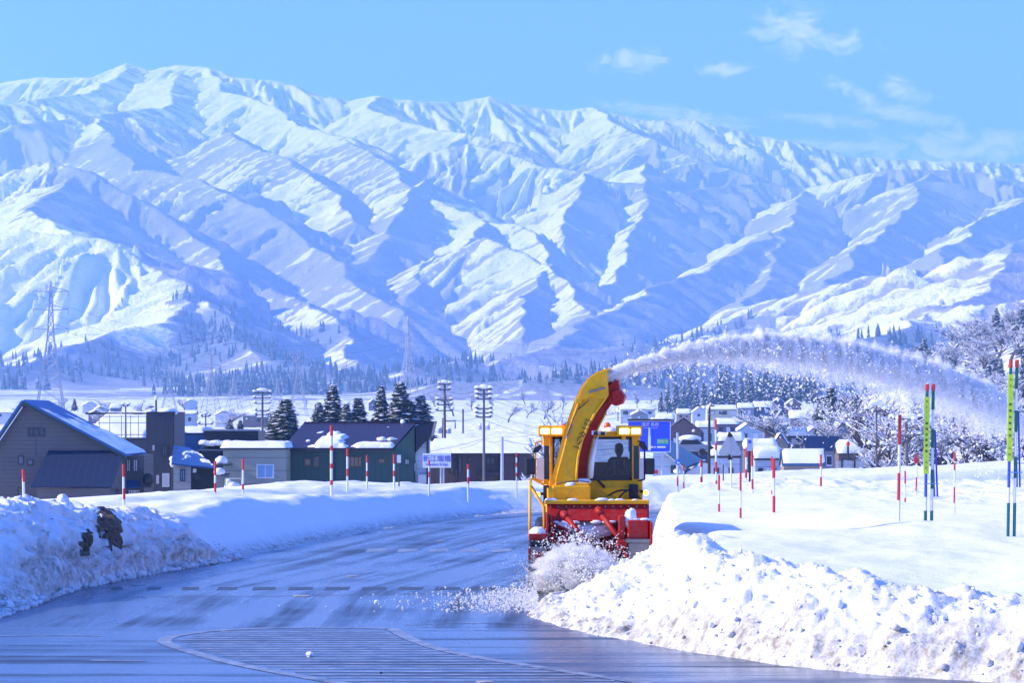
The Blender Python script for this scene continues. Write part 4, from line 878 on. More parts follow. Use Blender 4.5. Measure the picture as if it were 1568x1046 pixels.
    part('lean_to_roof', DROOF, lt, lambda b: roof_slab(b, [B(48, 747, Df - .4), B(171, 747, Df - .4), B(191, 692, D - .01), B(75, 692, D - .01)], 0.1))
    part('lean_to_cheek', WALL, lt, lambda b: b.prism([B(168, 748, Df), B(186, 696, D), B(186, 748, D)], (-0.1, 0, 0)))
    window(T, 64, 86, 764, 780, Df, FRAME_D, PANE_G); window(T, 104, 148, 764, 780, Df, FRAME_D, PANE_G, 2)
    # wing set back on the right
    Dw = D + 3.0; wg = part('wing', WALL, T, lambda b: b.box(wx(186, Dw), wx(221, Dw), Dw, Dw + 5, GZ, wz(697, Dw)))
    window(T, 194, 201, 703, 723, Dw, FRAME_D, PANE_C, 1); window(T, 204, 212, 703, 723, Dw, FRAME_D, PANE_C, 1)
    part('awning', ROOF, T, lambda b: roof_slab(b, [B(195, 748, Dw - .8), B(215, 748, Dw - .8), B(214, 737, Dw), B(196, 737, Dw)], 0.06))
    dr = part('door', WHITE_P, T, lambda b: b.box(wx(197, Dw), wx(215, Dw), Dw - 0.05, Dw, GZ, wz(751, Dw)))
    parts('door_bar', FRAME_D, dr, lambda b: [b.box(wx(p, Dw), wx(p + 0.9, Dw), Dw - 0.08, Dw - 0.045, GZ, wz(752, Dw)) for p in (197, 200.5, 204, 209, 212, 214.4)])
    part('flue', BLACK, T, lambda b: (b.ball(B(227, 735, Dw - 1), (0.42, 0.4, 0.45), 10, 8), b.box(wx(218, Dw), wx(236, Dw), Dw - 1.2, Dw, wz(746, Dw), wz(730, Dw))))
left_gable_house()

def tower_house():
    D = 215.0; T = empty('tower_house', (wx(240, D), D, GZ), 'tall slate grey flat roofed house behind the gable house', 'house')
    WL = wallmat('slate_cladding', (0.038, 0.037, 0.048), 0.6, 0.6, 0.1, True)
    part('wall', WL, T, lambda b: b.box(wx(224, D), wx(267, D), D, D + 7, GZ, wz(632, D)))
    part('parapet', FRAME_D, T, lambda b: b.box(wx(223.4, D), wx(267.6, D), D - .06, D + 7.05, wz(632, D), wz(630.6, D)))
    parts('roof_snow', M_ROOFSNOW, T, lambda b: (b.ball(Vector((wx(255, D), D + 1, wz(631, D))), (0.75, 0.8, 0.33), 14, 8, 0.1, 3), b.ball(Vector((wx(229, D), D + .8, wz(631, D))), (0.4, 0.5, 0.22), 12, 8, 0.1, 4), b.ball(Vector((wx(247, D), D + 1.4, wz(631, D))), (0.45, 0.5, 0.2), 12, 8, 0.1, 5)), True)
    part('flue', BLACK, T, lambda b: (b.tube([Q(239, 633, D + 1), Q(239, 612, D + 1)], 0.07, 8), b.box(wx(226, D), wx(233, D), D + 1, D + 1.3, wz(624, D), wz(622, D))))
    part('flue_snow', M_ROOFSNOW, T, lambda b: b.ball(Q(239, 610, D + 1), (0.13, 0.13, 0.17), 10, 7, 0.1), True)
    window(T, 248, 257, 682, 699, D, FRAME_D, PANE_G, 1); window(T, 249, 260, 725, 746, D, FRAME_W, PANE_C, 1); window(T, 240, 244, 728, 741, D, FRAME_W, PANE_C, 0); window(T, 234, 237, 682, 690, D, FRAME_W, PANE_C, 0)
    parts('drain_pipe', FRAME_D, T, lambda b: b.tube([(wx(265, D), D - 0.08, GZ), (wx(265, D), D - 0.08, wz(640, D))], 0.06, 6))
    L = empty('globe_lamp', Q(262, 740, D - 3), 'snow capped globe lamp on a dark post beside the tower house', 'lamp')
    part('post', FRAME_D, L, lambda b: b.tube([Vector((wx(264, D - 3), D - 3, GZ)), Q(264, 712, D - 3)], 0.06, 7)); part('globe', WHITE_P, L, lambda b: b.ball(Q(264, 710, D - 3), (0.2, 0.2, 0.3), 12, 8), True); part('snow_cap', M_ROOFSNOW, L, lambda b: b.ball(Q(264, 703, D - 3), (0.24, 0.24, 0.2), 12, 8, 0.08), True)
tower_house()

def flat_building(name, label, px0, px1, top, D, depth, mat, snow=0.35, wins=(), cat='building', fascia=FRAME_D, group=None, base=GZ, ovr=0.15):
    T = empty(name, (wx((px0 + px1) / 2, D), D, base), label, cat, group); z = wz(top, D)
    part('wall', mat, T, lambda b: b.box(wx(px0, D), wx(px1, D), D, D + depth, base, z - 0.12))
    part('roof', fascia, T, lambda b: b.box(wx(px0, D) - ovr, wx(px1, D) + ovr, D - ovr, D + depth + ovr, z - 0.12, z))
    if snow:
        q = [(wx(px0, D) - ovr - .05, D - ovr - .05, z + .01), (wx(px1, D) + ovr + .05, D - ovr - .05, z + .01), (wx(px1, D) + ovr + .05, D + depth + ovr, z + .01), (wx(px0, D) - ovr - .05, D + depth + ovr, z + .01)]
        part('roof_snow', M_ROOFSNOW, T, lambda b: slab_snow(b, q, snow, int(px0) % 17, 26, 12), True)
    for w in wins: window(T, *w[:4], D, *w[4:])
    return T
flat_building('flat_roof_house', 'beige block house with thick snow on its flat roof', 342, 438, 686, 196, 7, wallmat('beige_siding', (0.33, 0.32, 0.25), 0.9), 0.42, [(393, 420, 711, 733, FRAME_W, PANE_B, 1)], 'house')
# snow-roofed hall with a snow fence, behind the gable house
T = flat_building('snow_roofed_hall', 'low hall with deep snow on a railed roof behind the gable house', 128, 226, 672, 240, 14, wallmat('shed_wall', (0.06, 0.06, 0.07), 0.3), 0, (), 'building')
part('roof_snow', M_ROOFSNOW, T, lambda b: (slab_snow(b, [(wx(128, 240), 239.8, wz(670, 240)), (wx(224, 240), 239.8, wz(670, 240)), (wx(224, 240), 254, wz(634, 254)), (wx(128, 240), 254, wz(634, 254))], 0.35, 5, 30, 20)), True)
parts('snow_rail', STEEL, T, lambda b: ([b.tube([Q(p, 671, 239.6), Q(p, 636, 239.6)], 0.03, 5) for p in (152, 168, 186, 200, 212, 224)], [b.tube([Q(150, y, 239.6), Q(226, y, 239.6)], 0.03, 5) for y in (648, 666, 638)]))
part('ridge_beam', FRAME_D, T, lambda b: b.box(wx(132, 252), wx(226, 252), 251.5, 252, wz(635, 252), wz(632, 252)))

def small_blue_house():
    D = 208.0; T = empty('blue_roof_house', (wx(292, D), D, GZ), 'small pale grey house with blue snow flecked roof and dark side wall', 'house')
    A = lambda px, py, d: Vector((wx(px, d), d, wz(py, d)))
    part('wall', wallmat('pale_siding', (0.33, 0.35, 0.38), 0.55), T, lambda b: b.box(wx(266, D), wx(292.6, D), D, D + 6, GZ, wz(713, D)))
    part('side_wall', wallmat('black_siding', (0.012, 0.012, 0.016), 0.3), T, lambda b: b.prism([(wx(292.6, D), D + .3, GZ), (wx(330, D), D + .3, GZ), A(330, 720, D + .3), A(318, 712, D + .3), A(292.6, 711, D + .3)], (0, 5.5, 0)))
    RM = roofmat('blue_tile_roof', (0.02, 0.075, 0.25), 0.35, 0.4)
    quad = [A(263, 712, D - .5), A(332, 719, D - .5), A(312, 696, D + 6), A(267, 683, D + 6)]
    part('roof', RM, T, lambda b: b.prism([A(263, 712, D - .4), A(332, 719, D - .4), A(308, 699, D + 5.5), A(290, 688, D + 6), A(266, 684, D + 6)], (0, 0, 0.12)))
    part('roof_snow', M_ROOFSNOW, T, lambda b: slab_snow(b, [A(270, 709, D + .4) + Vector((0, 0, .16)), A(328, 716, D + .2) + Vector((0, 0, .16)), A(305, 699, D + 5) + Vector((0, 0, .16)), A(285, 694, D + 5) + Vector((0, 0, .16))], 0.16, 9, 44, 26, lambda u, v, nz: float(sstep(-0.02, 0.2, nz + 0.25 * (u - .55)))), True)
    window(T, 276, 284, 719, 737, D, FRAME_D, PANE_B, 1)
    ac = part('air_conditioner', WHITE_P, T, lambda b: b.box(wx(296, D), wx(301, D), D - .1, D + .3, wz(724, D), wz(718, D))); window(T, 297, 307, 726, 734, D + .3, FRAME_D, PANE, 1)
small_blue_house()
flat_building('blue_back_building', 'dull blue walled building behind the tower house', 262, 312, 663, 250, 8, wallmat('blue_metal_wall', (0.06, 0.17, 0.36), 0.4), 0.5, (), 'building')
T = flat_building('dark_long_house', 'long black roofed house with pale fascia behind the beige house', 318, 402, 680, 245, 9, wallmat('navy_wall', (0.008, 0.010, 0.024), 0.4), 0, (), 'house')
part('upper_roof', wallmat('black_roof', (0.012, 0.012, 0.02), 0.5, 0.4), T, lambda b: (b.box(wx(312, 247), wx(396, 247), 247, 254, wz(680, 247), wz(660, 247)), b.prism([Q(306, 690, 244), Q(392, 690, 244), Q(400, 678, 247), Q(314, 678, 247)], (0, 0, 0.1))))
part('fascia', GREYMETAL, T, lambda b: b.box(wx(310, 246.6), wx(398, 246.6), 246.5, 247, wz(660, 246.6), wz(657.5, 246.6)))
parts('roof_snow', M_ROOFSNOW, T, lambda b: [b.ball(Q(312 + 6 * i, 678 + (i % 3), 244.5), (0.5, 0.6, 0.22), 10, 6, 0.2, i) for i in range(7)], True)
flat_building('navy_low_house', 'low navy house with a snow heaped frame between the blue roof and the beige house', 300, 342, 690, 228, 6, MATS['navy_wall'], 0.0, (), 'house')

def green_house():
    D = 200.0; T = empty('green_house', (wx(545, D), D, GZ), 'dark green house with purple black sloping roof and patches of snow', 'house')
    GW = wallmat('green_siding', (0.022, 0.07, 0.056), 0.45, 0.6, 0.1, True); RF = roofmat('purple_black_roof', (0.03, 0.012, 0.024), 0.42, 0.35); NV = roofmat('navy_roof', (0.008, 0.010, 0.026), 0.42, 0.4)
    A = lambda px, py, d: Vector((wx(px, d), d, wz(py, d)))
    Dr = D + 6.0
    part('wall', GW, T, lambda b: b.prism([(wx(435, D), D, GZ), (wx(635, D), D, GZ), A(635, 654, D), A(601, 690, D), A(435, 690, D)], (0, 9, 0)))
    part('roof', RF, T, lambda b: b.prism([A(432, 689.5, D - .35), A(602, 689.5, D - .35), A(637, 650, Dr), A(466, 650, Dr)], (0, 0, 0.14)))
    part('rear_roof', NV, T, lambda b: b.prism([A(637, 655, D - .3), A(665, 645, D - .1), A(660, 668, D - .1), A(637, 692, D - .3)], (0, 8, 0)))
    part('ridge_cap', NV, T, lambda b: b.box(wx(466, Dr), wx(664, Dr), Dr - .1, Dr + .5, wz(650, Dr), wz(646, Dr)))
    part('side_wall', wallmat('pale_blue_wall', (0.42, 0.47, 0.52), 0.5), T, lambda b: b.prism([(wx(636, D), D + .3, GZ), (wx(654, D), D + .3, GZ), A(654, 674, D + .3), A(636, 694, D + .3)], (0, 8, 0)))
    part('corner_post', FRAME_D, T, lambda b: b.box(wx(653, D), wx(656.5, D), D + .2, D + .5, GZ, wz(667, D)))
    part('gutter', FRAME_D, T, lambda b: b.tube([A(432, 690.5, D - .42), A(602, 690.5, D - .42)], 0.07, 6))
    def patch(u, v, nz):
        g = math.exp(-(((u - .36) / .16) ** 2 + ((v - .28) / .3) ** 2)) + 0.9 * math.exp(-(((u - .83) / .2) ** 2 + ((v - .06) / .09) ** 2)) + 0.8 * math.exp(-(((u - .82) / .05) ** 2 + ((v - .33) / .05) ** 2)) + 0.35 * math.exp(-(((u - .62) / .5) ** 2 + ((v - .05) / .05) ** 2))
        return float(sstep(0.46, 0.8, g + nz * 1.1))
    up = Vector((0, -0.02, 0.17))
    part('roof_snow', M_ROOFSNOW, T, lambda b: slab_snow(b, [A(433, 689.5, D - .35) + up, A(602, 689.5, D - .35) + up, A(636, 651, Dr) + up, A(466, 651, Dr) + up], 0.22, 12, 90, 50, patch), True)
    window(T, 466, 477, 702, 714, D, FRAME_B, PANE_T, 0); window(T, 480, 490, 699, 716, D, FRAME_B, PANE, 0); window(T, 531, 555, 699, 716, D, FRAME_B, PANE_T, 3); window(T, 579, 590, 702, 710, D, FRAME_B, PANE_T, 0); window(T, 620, 627, 703, 712, D, FRAME_D, PANE_C, 1); window(T, 634.5, 637, 709, 722, D, FRAME_D, PANE_C, 0)
    parts('drain_pipe', FRAME_D, T, lambda b: (b.tube([(wx(513, D), D - .06, GZ), (wx(513, D), D - .06, wz(690, D))], 0.05, 6), b.tube([(wx(436, D), D - .06, GZ), (wx(436, D), D - .06, wz(690, D))], 0.05, 6)))
    part('flue', STEEL, T, lambda b: b.tube([A(615, 650, Dr + .3), A(615, 640, Dr + .3)], 0.1, 8)); part('flue_snow', M_ROOFSNOW, T, lambda b: b.ball(A(617, 648, Dr), (0.2, 0.2, 0.25), 10, 7, 0.1), True)
    part('air_unit', GREYMETAL, T, lambda b: b.box(wx(641, D), wx(653, D), D - .6, D + .25, GZ, wz(727, D)))
green_house()

T = flat_building('brown_building', 'long brown building with a wide snow covered roof beyond the bridge sign', 655, 818, 694, 215, 14, wallmat('brown_cladding', (0.12, 0.066, 0.056), 0.35, 0.65, 0.1, True), 0,
              [(716, 723, 700, 708, FRAME_D, PANE, 0), (743, 759, 700, 712, FRAME_D, PANE, 1), (689, 694, 702, 725, FRAME_D, PANE, 0), (702, 707, 700, 725, FRAME_D, PANE, 0), (713, 720, 736, 750, FRAME_D, PANE, 0), (727, 735, 736, 750, FRAME_D, PANE, 0)], 'building')
part('canopy', FRAME_D, T, lambda b: b.box(wx(732, 215), wx(764, 215), 213.8, 215, wz(728.5, 214), wz(724, 214)))
part('roof_snow', M_ROOFSNOW, T, lambda b: slab_snow(b, [(wx(653, 215), 214.6, wz(694, 214.6)), (wx(820, 215), 214.6, wz(694, 214.6)), (wx(815, 229), 231, wz(676, 231)), (wx(662, 229), 231, wz(676, 231))], 0.3, 6, 50, 24), True)
parts('drain_pipe', FRAME_D, T, lambda b: [b.tube([(wx(p, 215), 214.9, GZ), (wx(p, 215), 214.9, wz(696, 215))], 0.07, 6) for p in (700, 764, 792)])
parts('roof_vent', FRAME_D, T, lambda b: (b.ball(Q(733, 691, 218), (0.35, 0.3, 0.16), 10, 6), b.ball(Q(712, 690.5, 218), (0.3, 0.3, 0.08), 10, 6)))

# a snow-topped parked cart or machine by the beige house
T = empty('covered_cart', Q(356, 752, 186), 'snow topped hand cart standing beside the beige house', 'cart')
part('frame', GREYMETAL, T, lambda b: (b.tube([Q(345, 733, 186), Q(371, 733, 186)], 0.04, 6), b.tube([Q(345, 733, 186), Q(345, 756, 186)], 0.04, 6), b.tube([Q(370, 733, 186), Q(370, 756, 186)], 0.04, 6)))
parts('snow', M_ROOFSNOW, T, lambda b: (b.ball(Q(356, 745, 186.2), (0.5, 0.4, 0.3), 14, 8, 0.15, 3), b.ball(Q(350, 738, 186.2), (0.22, 0.2, 0.2), 10, 8, 0.15, 4)), True)
part('tray', FRAME_D, T, lambda b: pbox(b, 346, 369, 748, 753, 185.9, 186.8))
T = empty('covered_shed', (wx(337, 190), 190, GZ), 'two tier lean-to shed with rounded snow caps left of the beige house', 'shed')
part('wall', wallmat('weathered_boards', (0.2, 0.19, 0.17), 0.25), T, lambda b: pbox(b, 331, 342, 729, 770, 190, 194))
part('roof', FRAME_D, T, lambda b: (pbox(b, 329, 343, 727, 729, 189.6, 194), pbox(b, 329, 345, 712, 714, 191, 196)))
parts('roof_snow', M_ROOFSNOW, T, lambda b: (b.ball(Q(336, 723, 190.2), (0.38, 0.9, 0.28), 12, 8, 0.06, 3), b.ball(Q(339, 706, 192.5), (0.42, 1.2, 0.33), 12, 8, 0.06, 4)), True)
# ------------------------------------------------------------------ snow poles, signs, utility poles, pylons
P_RED = paint('pole_red', (0.55, 0.035, 0.03), 0.5, 0, 0.1, 6); P_WHITE = paint('pole_white', (0.70, 0.71, 0.74), 0.5, 0, 0.06, 6)
P_GREEN = paint('pole_green', (0.008, 0.13, 0.09), 0.5); P_LIME = paint('pole_lime', (0.62, 0.85, 0.04), 0.5, 0, 0.05); P_BLUE = paint('pole_blue', (0.04, 0.08, 0.42), 0.5)
G_SNOWPOLE = 'red and white snow poles along the road'
def snow_pole(label, px, y0, y1, D, w=3.0, bands=((0, .28), (.55, .8)), lean=0.0, sink=0.5):
    """y0..y1: photo rows of the visible pole; bands: red stretches as fractions from the top"""
    a = P(px + lean, y0, D); c = P(px, y1, D); r = w * 0.5 * D / F
    T = empty('snow_pole', c, label, 'snow pole', G_SNOWPOLE)
    part('pole', P_WHITE, T, lambda b: b.tube([a + (c - a) * 1.0 + Vector((0, 0, -sink)), a], r, 8))
    for f0, f1 in bands:
        p0 = a + (c - a) * f0; p1 = a + (c - a) * f1
        part('red_band', P_RED, T, lambda b: b.tube([p1, p0 + Vector((0, 0, 0.012 if f0 == 0 else 0))], r * 1.12, 8))
    return T
for a in [
    ('short red and white snow pole in front of the gable house, left of its lean-to', 37.5, 720, 768, 61, 4.2, ((0, .38), (.82, 1)), -2),
    ('red and white snow pole in front of the right corner of the gable house', 190, 712, 768, 66, 4.0, ((0, .33), (.65, .95)), -1),
    ('red and white snow pole beside the snow capped shed, left of the beige house', 329.5, 707, 754, 80, 3.2, ((0, .45), (.7, 1)), 0),
    ('red and white snow pole in front of the beige house, left of its window', 372, 703, 750, 84, 3.2, ((0, .36), (.82, 1)), 0),
    ('tall red and white snow pole rising past the roof of the green house', 507.5, 652, 743, 90, 4.2, ((0, .17), (.34, .42), (.64, .72), (.92, 1)), 0),
    ('red and white snow pole in front of the widest window of the green house', 532, 688, 740, 92, 3.2, ((0, .22), (.58, .8)), 0),
    ('thin red and white snow pole right of the widest window of the green house', 562, 698, 737, 94, 2.8, ((0, .28), (.6, .82)), 0),
    ('red and white snow pole beside the small white sign by the green house', 603.5, 697, 737, 96, 3.2, ((0, .34), (.6, .82)), 0),
    ('thin red and white snow pole in front of the white bridge name sign', 657, 705, 740, 97, 2.4, ((0, .25), (.5, .75)), 0),
    ('red and white snow pole before the brown building, right of the bridge sign', 717, 712, 747, 99, 3.2, ((0, .2), (.55, .82)), 0),
    ('slender red and white snow pole nearest the plow on its left, before the brown building', 791, 694, 743, 101, 2.4, ((0, .14), (.3, .44), (.62, .74)), 0),
    ('thick red and white snow pole standing tallest left of the nearer lime signs', 1375.5, 636, 797, 62, 4.6, ((0, .28), (.55, .81)), 2.5),
    ('thin red and white snow pole with frayed top between the two pairs of lime signs', 1461, 693, 795, 66, 2.6, ((0, .27), (.52, .76)), 1),
    ('short thin red and white snow pole just right of the thick one', 1386, 722, 770, 74, 2.4, ((0, .4), (.85, 1)), 0),
    ('red and white snow pole alone in front of the dark roofed barn', 1257, 697, 757, 88, 3.0, ((0, .3), (.56, .85)), 0),
    ('thick red and white snow pole left of the barn, standing in smooth snow', 1185, 703, 801, 68, 4.2, ((0, .3), (.58, .85)), 0),
    ('thin red snow pole almost hidden behind the thick pole left of the barn', 1182, 700, 773, 80, 2.2, ((0, .28), (.7, 1)), 0),
    ('red and white snow pole in the smooth snow below the triangular sign', 1134, 724, 806, 67, 3.0, ((0, .34), (.66, .95)), 0),
    ('leftmost red and white snow pole standing in the smooth right snow field', 1101, 728, 796, 70, 3.0, ((0, .34), (.65, .97)), 0),
    ('tall thin red and white snow pole left of the triangular sign', 1097, 643, 754, 92, 3.0, ((0, .14), (.3, .42), (.58, .72), (.84, 1)), -1),
    ('red and white snow pole right behind the triangular sign', 1142, 686, 752, 94, 3.4, ((0, .22), (.5, .7)), 1),
    ('red and white snow pole right of the lilac topped sign post', 1152.5, 692, 762, 84, 3.2, ((0, .32), (.6, .82)), -1),
    ('blurred red and white snow pole before the grey roofed house right of the plow', 1074, 705, 739, 104, 3.4, ((0, .3), (.75, 1)), 0),
    ('red and white snow pole under the round blue sign right of the plow', 1037.5, 715, 750, 101, 2.4, ((.45, .85),), 0),
    ('faint thin red and white snow pole in the gap beside the plow', 1047, 712, 750, 104, 2.0, ((0, .25), (.7, 1)), 0),
]: snow_pole(*a)
T = snow_pole('red and white snow pole bearing a red and black delineator disc', 1403, 697, 752, 78, 2.4, ((0, .1), (.62, 1)), 1)
part('disc', P_RED, T, lambda b: b.prism([Q(1403.5 + 4 * math.cos(t), 705 + 6.5 * math.sin(t), 77.9) for t in np.linspace(0, 6.283, 14, endpoint=False)], (0, 0.03, 0)))
part('black_disc', BLACK, T, lambda b: b.prism([Q(1407 + 2 * math.cos(t), 711 + 3 * math.sin(t), 77.93) for t in np.linspace(0, 6.283, 10, endpoint=False)], (0, 0.03, 0)))  # small black disc at the lower right rim of the red one

def pole_pair(label, px, y0, y1, D, lean):
    """two banded poles wired together, a lettered lime board on the left one, blue props behind"""
    k = D / F; base = P(px, y1, D); zt = P(px, y0, D).z; Ht = zt - base.z
    T = empty('lime_marker_poles', base, label, 'marker poles', 'lime lettered marker pole pairs')
    LET = MATS['black_lettering']
    def pt(dx, f): return base + Vector(((dx + lean * (1 - f)) * k, 0, Ht * (1 - f)))      # f = 0 top .. 1 bottom
    for dx, sch in ((0, ((0, .05, P_RED), (.05, .1, P_GREEN), (.83, .93, P_WHITE), (.93, 1.15, P_GREEN))),
                    (9.5, ((0, .05, P_RED), (.05, .19, P_GREEN), (.19, .33, P_WHITE), (.33, .47, P_GREEN), (.47, .63, P_WHITE), (.63, .77, P_GREEN), (.77, .93, P_WHITE), (.93, 1.15, P_GREEN)))):
        part('pole', P_WHITE, T, lambda b: b.tube([pt(dx, 1.14), pt(dx, 0.02)], 2.2 * k, 8))
        for f0, f1, m in sch:
            if m is P_WHITE: continue
            part({P_RED: 'red_cap', P_GREEN: 'green_band'}[m], m, T, lambda b: b.tube([pt(dx, f1), pt(dx, f0)], (3.0 if m is P_RED else 2.5) * k, 8))
    bd = part('board', P_LIME, T, lambda b: b.prism([pt(-4.5, .66), pt(3.8, .66), pt(3.8, .095), pt(-4.5, .095)], (0, -0.0, 0)) if False else b.prism([pt(-4.5, .66) + Vector((0, -.06, 0)), pt(3.8, .66) + Vector((0, -.06, 0)), pt(3.8, .095) + Vector((0, -.06, 0)), pt(-4.5, .095) + Vector((0, -.06, 0))], (0, 0.025, 0)))
    for i, s in enumerate('NE・・関越自動車道・入口'):
        f = 0.13 + i * 0.0405; put_text(s, 4.0 * k, LET, T, pt(-0.4, f) + Vector((0, -0.064, 0)), math.atan2(lean * k, Ht))
    part('blue_sleeve', P_BLUE, T, lambda b: b.tube([pt(0, .83), pt(0, .655)], 2.4 * k, 8))
    for dx0, dx1, f0, f1 in ((13, 15.5, .34, .83), (17.5, 20, .34, .83)):
        part('prop', P_BLUE, T, lambda b: b.tube([pt(dx1, f1) + Vector((0, .2, 0)), pt(dx0 - 4, f0) + Vector((0, .05, 0))], 1.5 * k, 6))
    part('tie_wire', paint('blue_tie', (0.10, 0.25, 0.6), 0.4), T, lambda b: b.box(pt(-3, .73).x, pt(20, .73).x, D - 0.05, D - 0.02, pt(0, .735).z, pt(0, .728).z))
    return T
pole_pair('nearer to the plow of two pairs of lime lettered green and white poles', 1417, 588, 797, 62, 3.5)
T = pole_pair('pair of lime lettered green and white poles at the far right edge', 1544, 551, 787, 55, 5)
for y in (571, 631, 710): part('wire', BLACK, T, lambda b: b.tube([P(1552, y, 55), P(1640, y - 2, 55)], 0.008, 5))

# --- signs
def bridge_sign():
    D = 108; T = empty('bridge_name_sign', P(682, 742, D), 'white sign board with blue writing naming the bridge, by the green house', 'sign')
    BL = paint('sign_blue_ink', (0.03, 0.06, 0.5), 0.5)
    part('board', paint('sign_white', (0.66, 0.68, 0.76), 0.45, 0, 0.05), T, lambda b: pbox(b, 648, 690, 695, 716, D, D + 0.04))
    part('border', WHITE_P, T, lambda b: (pbox(b, 647.5, 690.5, 694.5, 695.8, D - .012, D), pbox(b, 647.5, 690.5, 715.2, 716.5, D - .012, D), pbox(b, 647.5, 648.7, 695.8, 715.2, D - .012, D), pbox(b, 689.3, 690.5, 695.8, 715.2, D - .012, D)))
    put_text('新江端橋', 0.27, BL, T, P(669, 703.5, D - 0.012)); put_text('Sakaebata Bridge', 0.135, BL, T, P(669, 711.8, D - 0.012), sx=0.92)
    for p in (675, 679): part('post', GREYMETAL, T, lambda b: b.tube([P(p, 760, D + .08), P(p, 694, D + .08)], 0.035, 8))
bridge_sign()
def direction_sign():
    D = 135; T = empty('direction_sign', P(990, 742, D), 'large blue road direction sign with white arrow behind the plow', 'sign')
    SB = paint('sign_blue', (0.025, 0.075, 0.75), 0.4, 0, 0.05); SG = paint('sign_green', (0.02, 0.33, 0.30), 0.4)
    part('board', SB, T, lambda b: pbox(b, 962, 1026.5, 645, 692.5, D, D + 0.06))
    part('border', WHITE_P, T, lambda b: (pbox(b, 962, 1026.5, 692, 692.9, D - .012, D), pbox(b, 1025.8, 1026.7, 645, 692, D - .012, D), pbox(b, 962, 1026.5, 644.8, 645.5, D - .012, D)))
    part('rim', FRAME_D, T, lambda b: pbox(b, 961, 1027, 641.8, 644.8, D - .3, D + 0.1))
    part('arrow', WHITE_P, T, lambda b: (pbox(b, 992.3, 996.3, 668, 690, D - .013, D - .002), b.prism([Q(992.8, 668, D - .013), Q(995.8, 668, D - .013), Q(995.6, 655, D - .013), Q(993, 655, D - .013)], (0, .01, 0)), pbox(b, 996.3, 1000, 683.6, 686, D - .013, D - .002), pbox(b, 1006, 1019, 683.6, 686, D - .013, D - .002), pbox(b, 1001, 1004, 684, 685.8, D - .013, D - .002)))
    part('green_plate', SG, T, lambda b: pbox(b, 1006, 1023.5, 672, 681, D - .014, D - .002))
    for s, x, y, z, m in (('長岡', 1002.5, 650.5, .19, WHITE_P), ('Nagaoka', 1002.5, 655.2, .085, WHITE_P), ('湯沢', 988.5, 650.5, .19, WHITE_P), ('Yuzawa', 988.5, 655.2, .085, WHITE_P), ('17', 994.3, 658, .12, WHITE_P), ('関越道', 1014.8, 676.4, .17, paint('pale_yellow_ink', (0.6, 0.7, 0.2), 0.5))):
        put_text(s, z, m, T, P(x, y, D - .018))
    for p in (972, 1014): part('post', GREYMETAL, T, lambda b: b.tube([Vector((wx(p, D), D + .12, -4)), P(p, 643, D + .12)], 0.07, 8))
direction_sign()
def tri_sign():
    D = 90; T = empty('triangular_sign', P(1119, 750, D), 'grey back of a rounded triangular road sign on a white post', 'sign')
    pts = []
    for cx, cy, a0 in ((1118, 668, -90), (1131, 694, 30), (1105, 694, 150)):
        for a in np.linspace(-55, 55, 6): pts.append(Q(cx + 4.2 * math.cos(R(a0 + a)), cy + 4.2 * math.sin(R(a0 + a)), D))
    part('plate', paint('sign_back', (0.45, 0.45, 0.46), 0.5, 0.1), T, lambda b: b.prism(pts, (0, 0.03, 0)))
    part('post', P_WHITE, T, lambda b: b.tube([P(1119.5, 756, D + .08), P(1119, 664, D + .08)], 0.028, 8)); part('rail', GREYMETAL, T, lambda b: pbox(b, 1117.4, 1118.6, 672, 698, D - .03, D))
    for y in (665, 700): part('clamp', BLACK, T, lambda b: b.prism([Q(1114, y + 3, D - .05), Q(1116, y - 4, D - .05), Q(1119, y - 2, D - .05), Q(1122, y + 4, D - .05), Q(1117, y + 5, D - .05)], (0, .05, 0)))
tri_sign()
def small_sign(label, px, y0, y1, yb, w, D, mat, postmat, postw=0.03):
    T = empty('small_sign', P(px, yb, D), label, 'sign'); part('plate', mat, T, lambda b: pbox(b, px - w / 2, px + w / 2, y0, y1, D, D + .03)); part('post', postmat, T, lambda b: b.tube([P(px, yb + 8, D + .05), P(px, y0 + 1, D + .05)], postw, 8)); return T
LILAC = paint('lilac_plate', (0.42, 0.46, 0.72), 0.45, 0, 0.1)
small_sign('small white sign on a thin black post beside the green house', 611, 697, 709, 737, 6, 97, WHITE_P, FRAME_D, 0.025)
T = small_sign('lilac plate on a thick black post right of the triangular sign', 1148, 672, 691, 742, 9, 92, LILAC, BLACK, 0.035); part('emblem', P_BLUE, T, lambda b: b.prism([Q(1148 + 2.6 * math.cos(t), 677 + 2.6 * math.sin(t), 91.99) for t in np.linspace(0, 6.283, 12, endpoint=False)], (0, .012, 0)))
small_sign('tiny lilac plate on a short black post left of the triangular sign', 1107.5, 704, 712, 734, 5, 93, LILAC, BLACK, 0.02)
T = empty('round_sign', P(1038, 745, 112), 'round blue sign with white arrow on a grey post right of the plow', 'sign')
part('post', GREYMETAL, T, lambda b: b.tube([P(1038, 760, 112), P(1037.5, 663, 112)], 0.05, 8)); part('disc', paint('round_blue', (0.02, 0.14, 0.62), 0.4), T, lambda b: b.prism([Q(1038.5 + 4.6 * math.cos(t), 708 + 4.6 * math.sin(t), 111.9) for t in np.linspace(0, 6.283, 20, endpoint=False)], (0, .03, 0)))
part('arrow', WHITE_P, T, lambda b: b.prism([Q(1036.5, 710, 111.88), Q(1037.5, 706, 111.88), Q(1038.5, 708, 111.88), Q(1041.5, 708.5, 111.88), Q(1041, 710, 111.88)], (0, .012, 0)))
T = empty('red_marker', P(1005, 735, 112), 'round red and white marker beside the right mirror of the plow', 'marker')
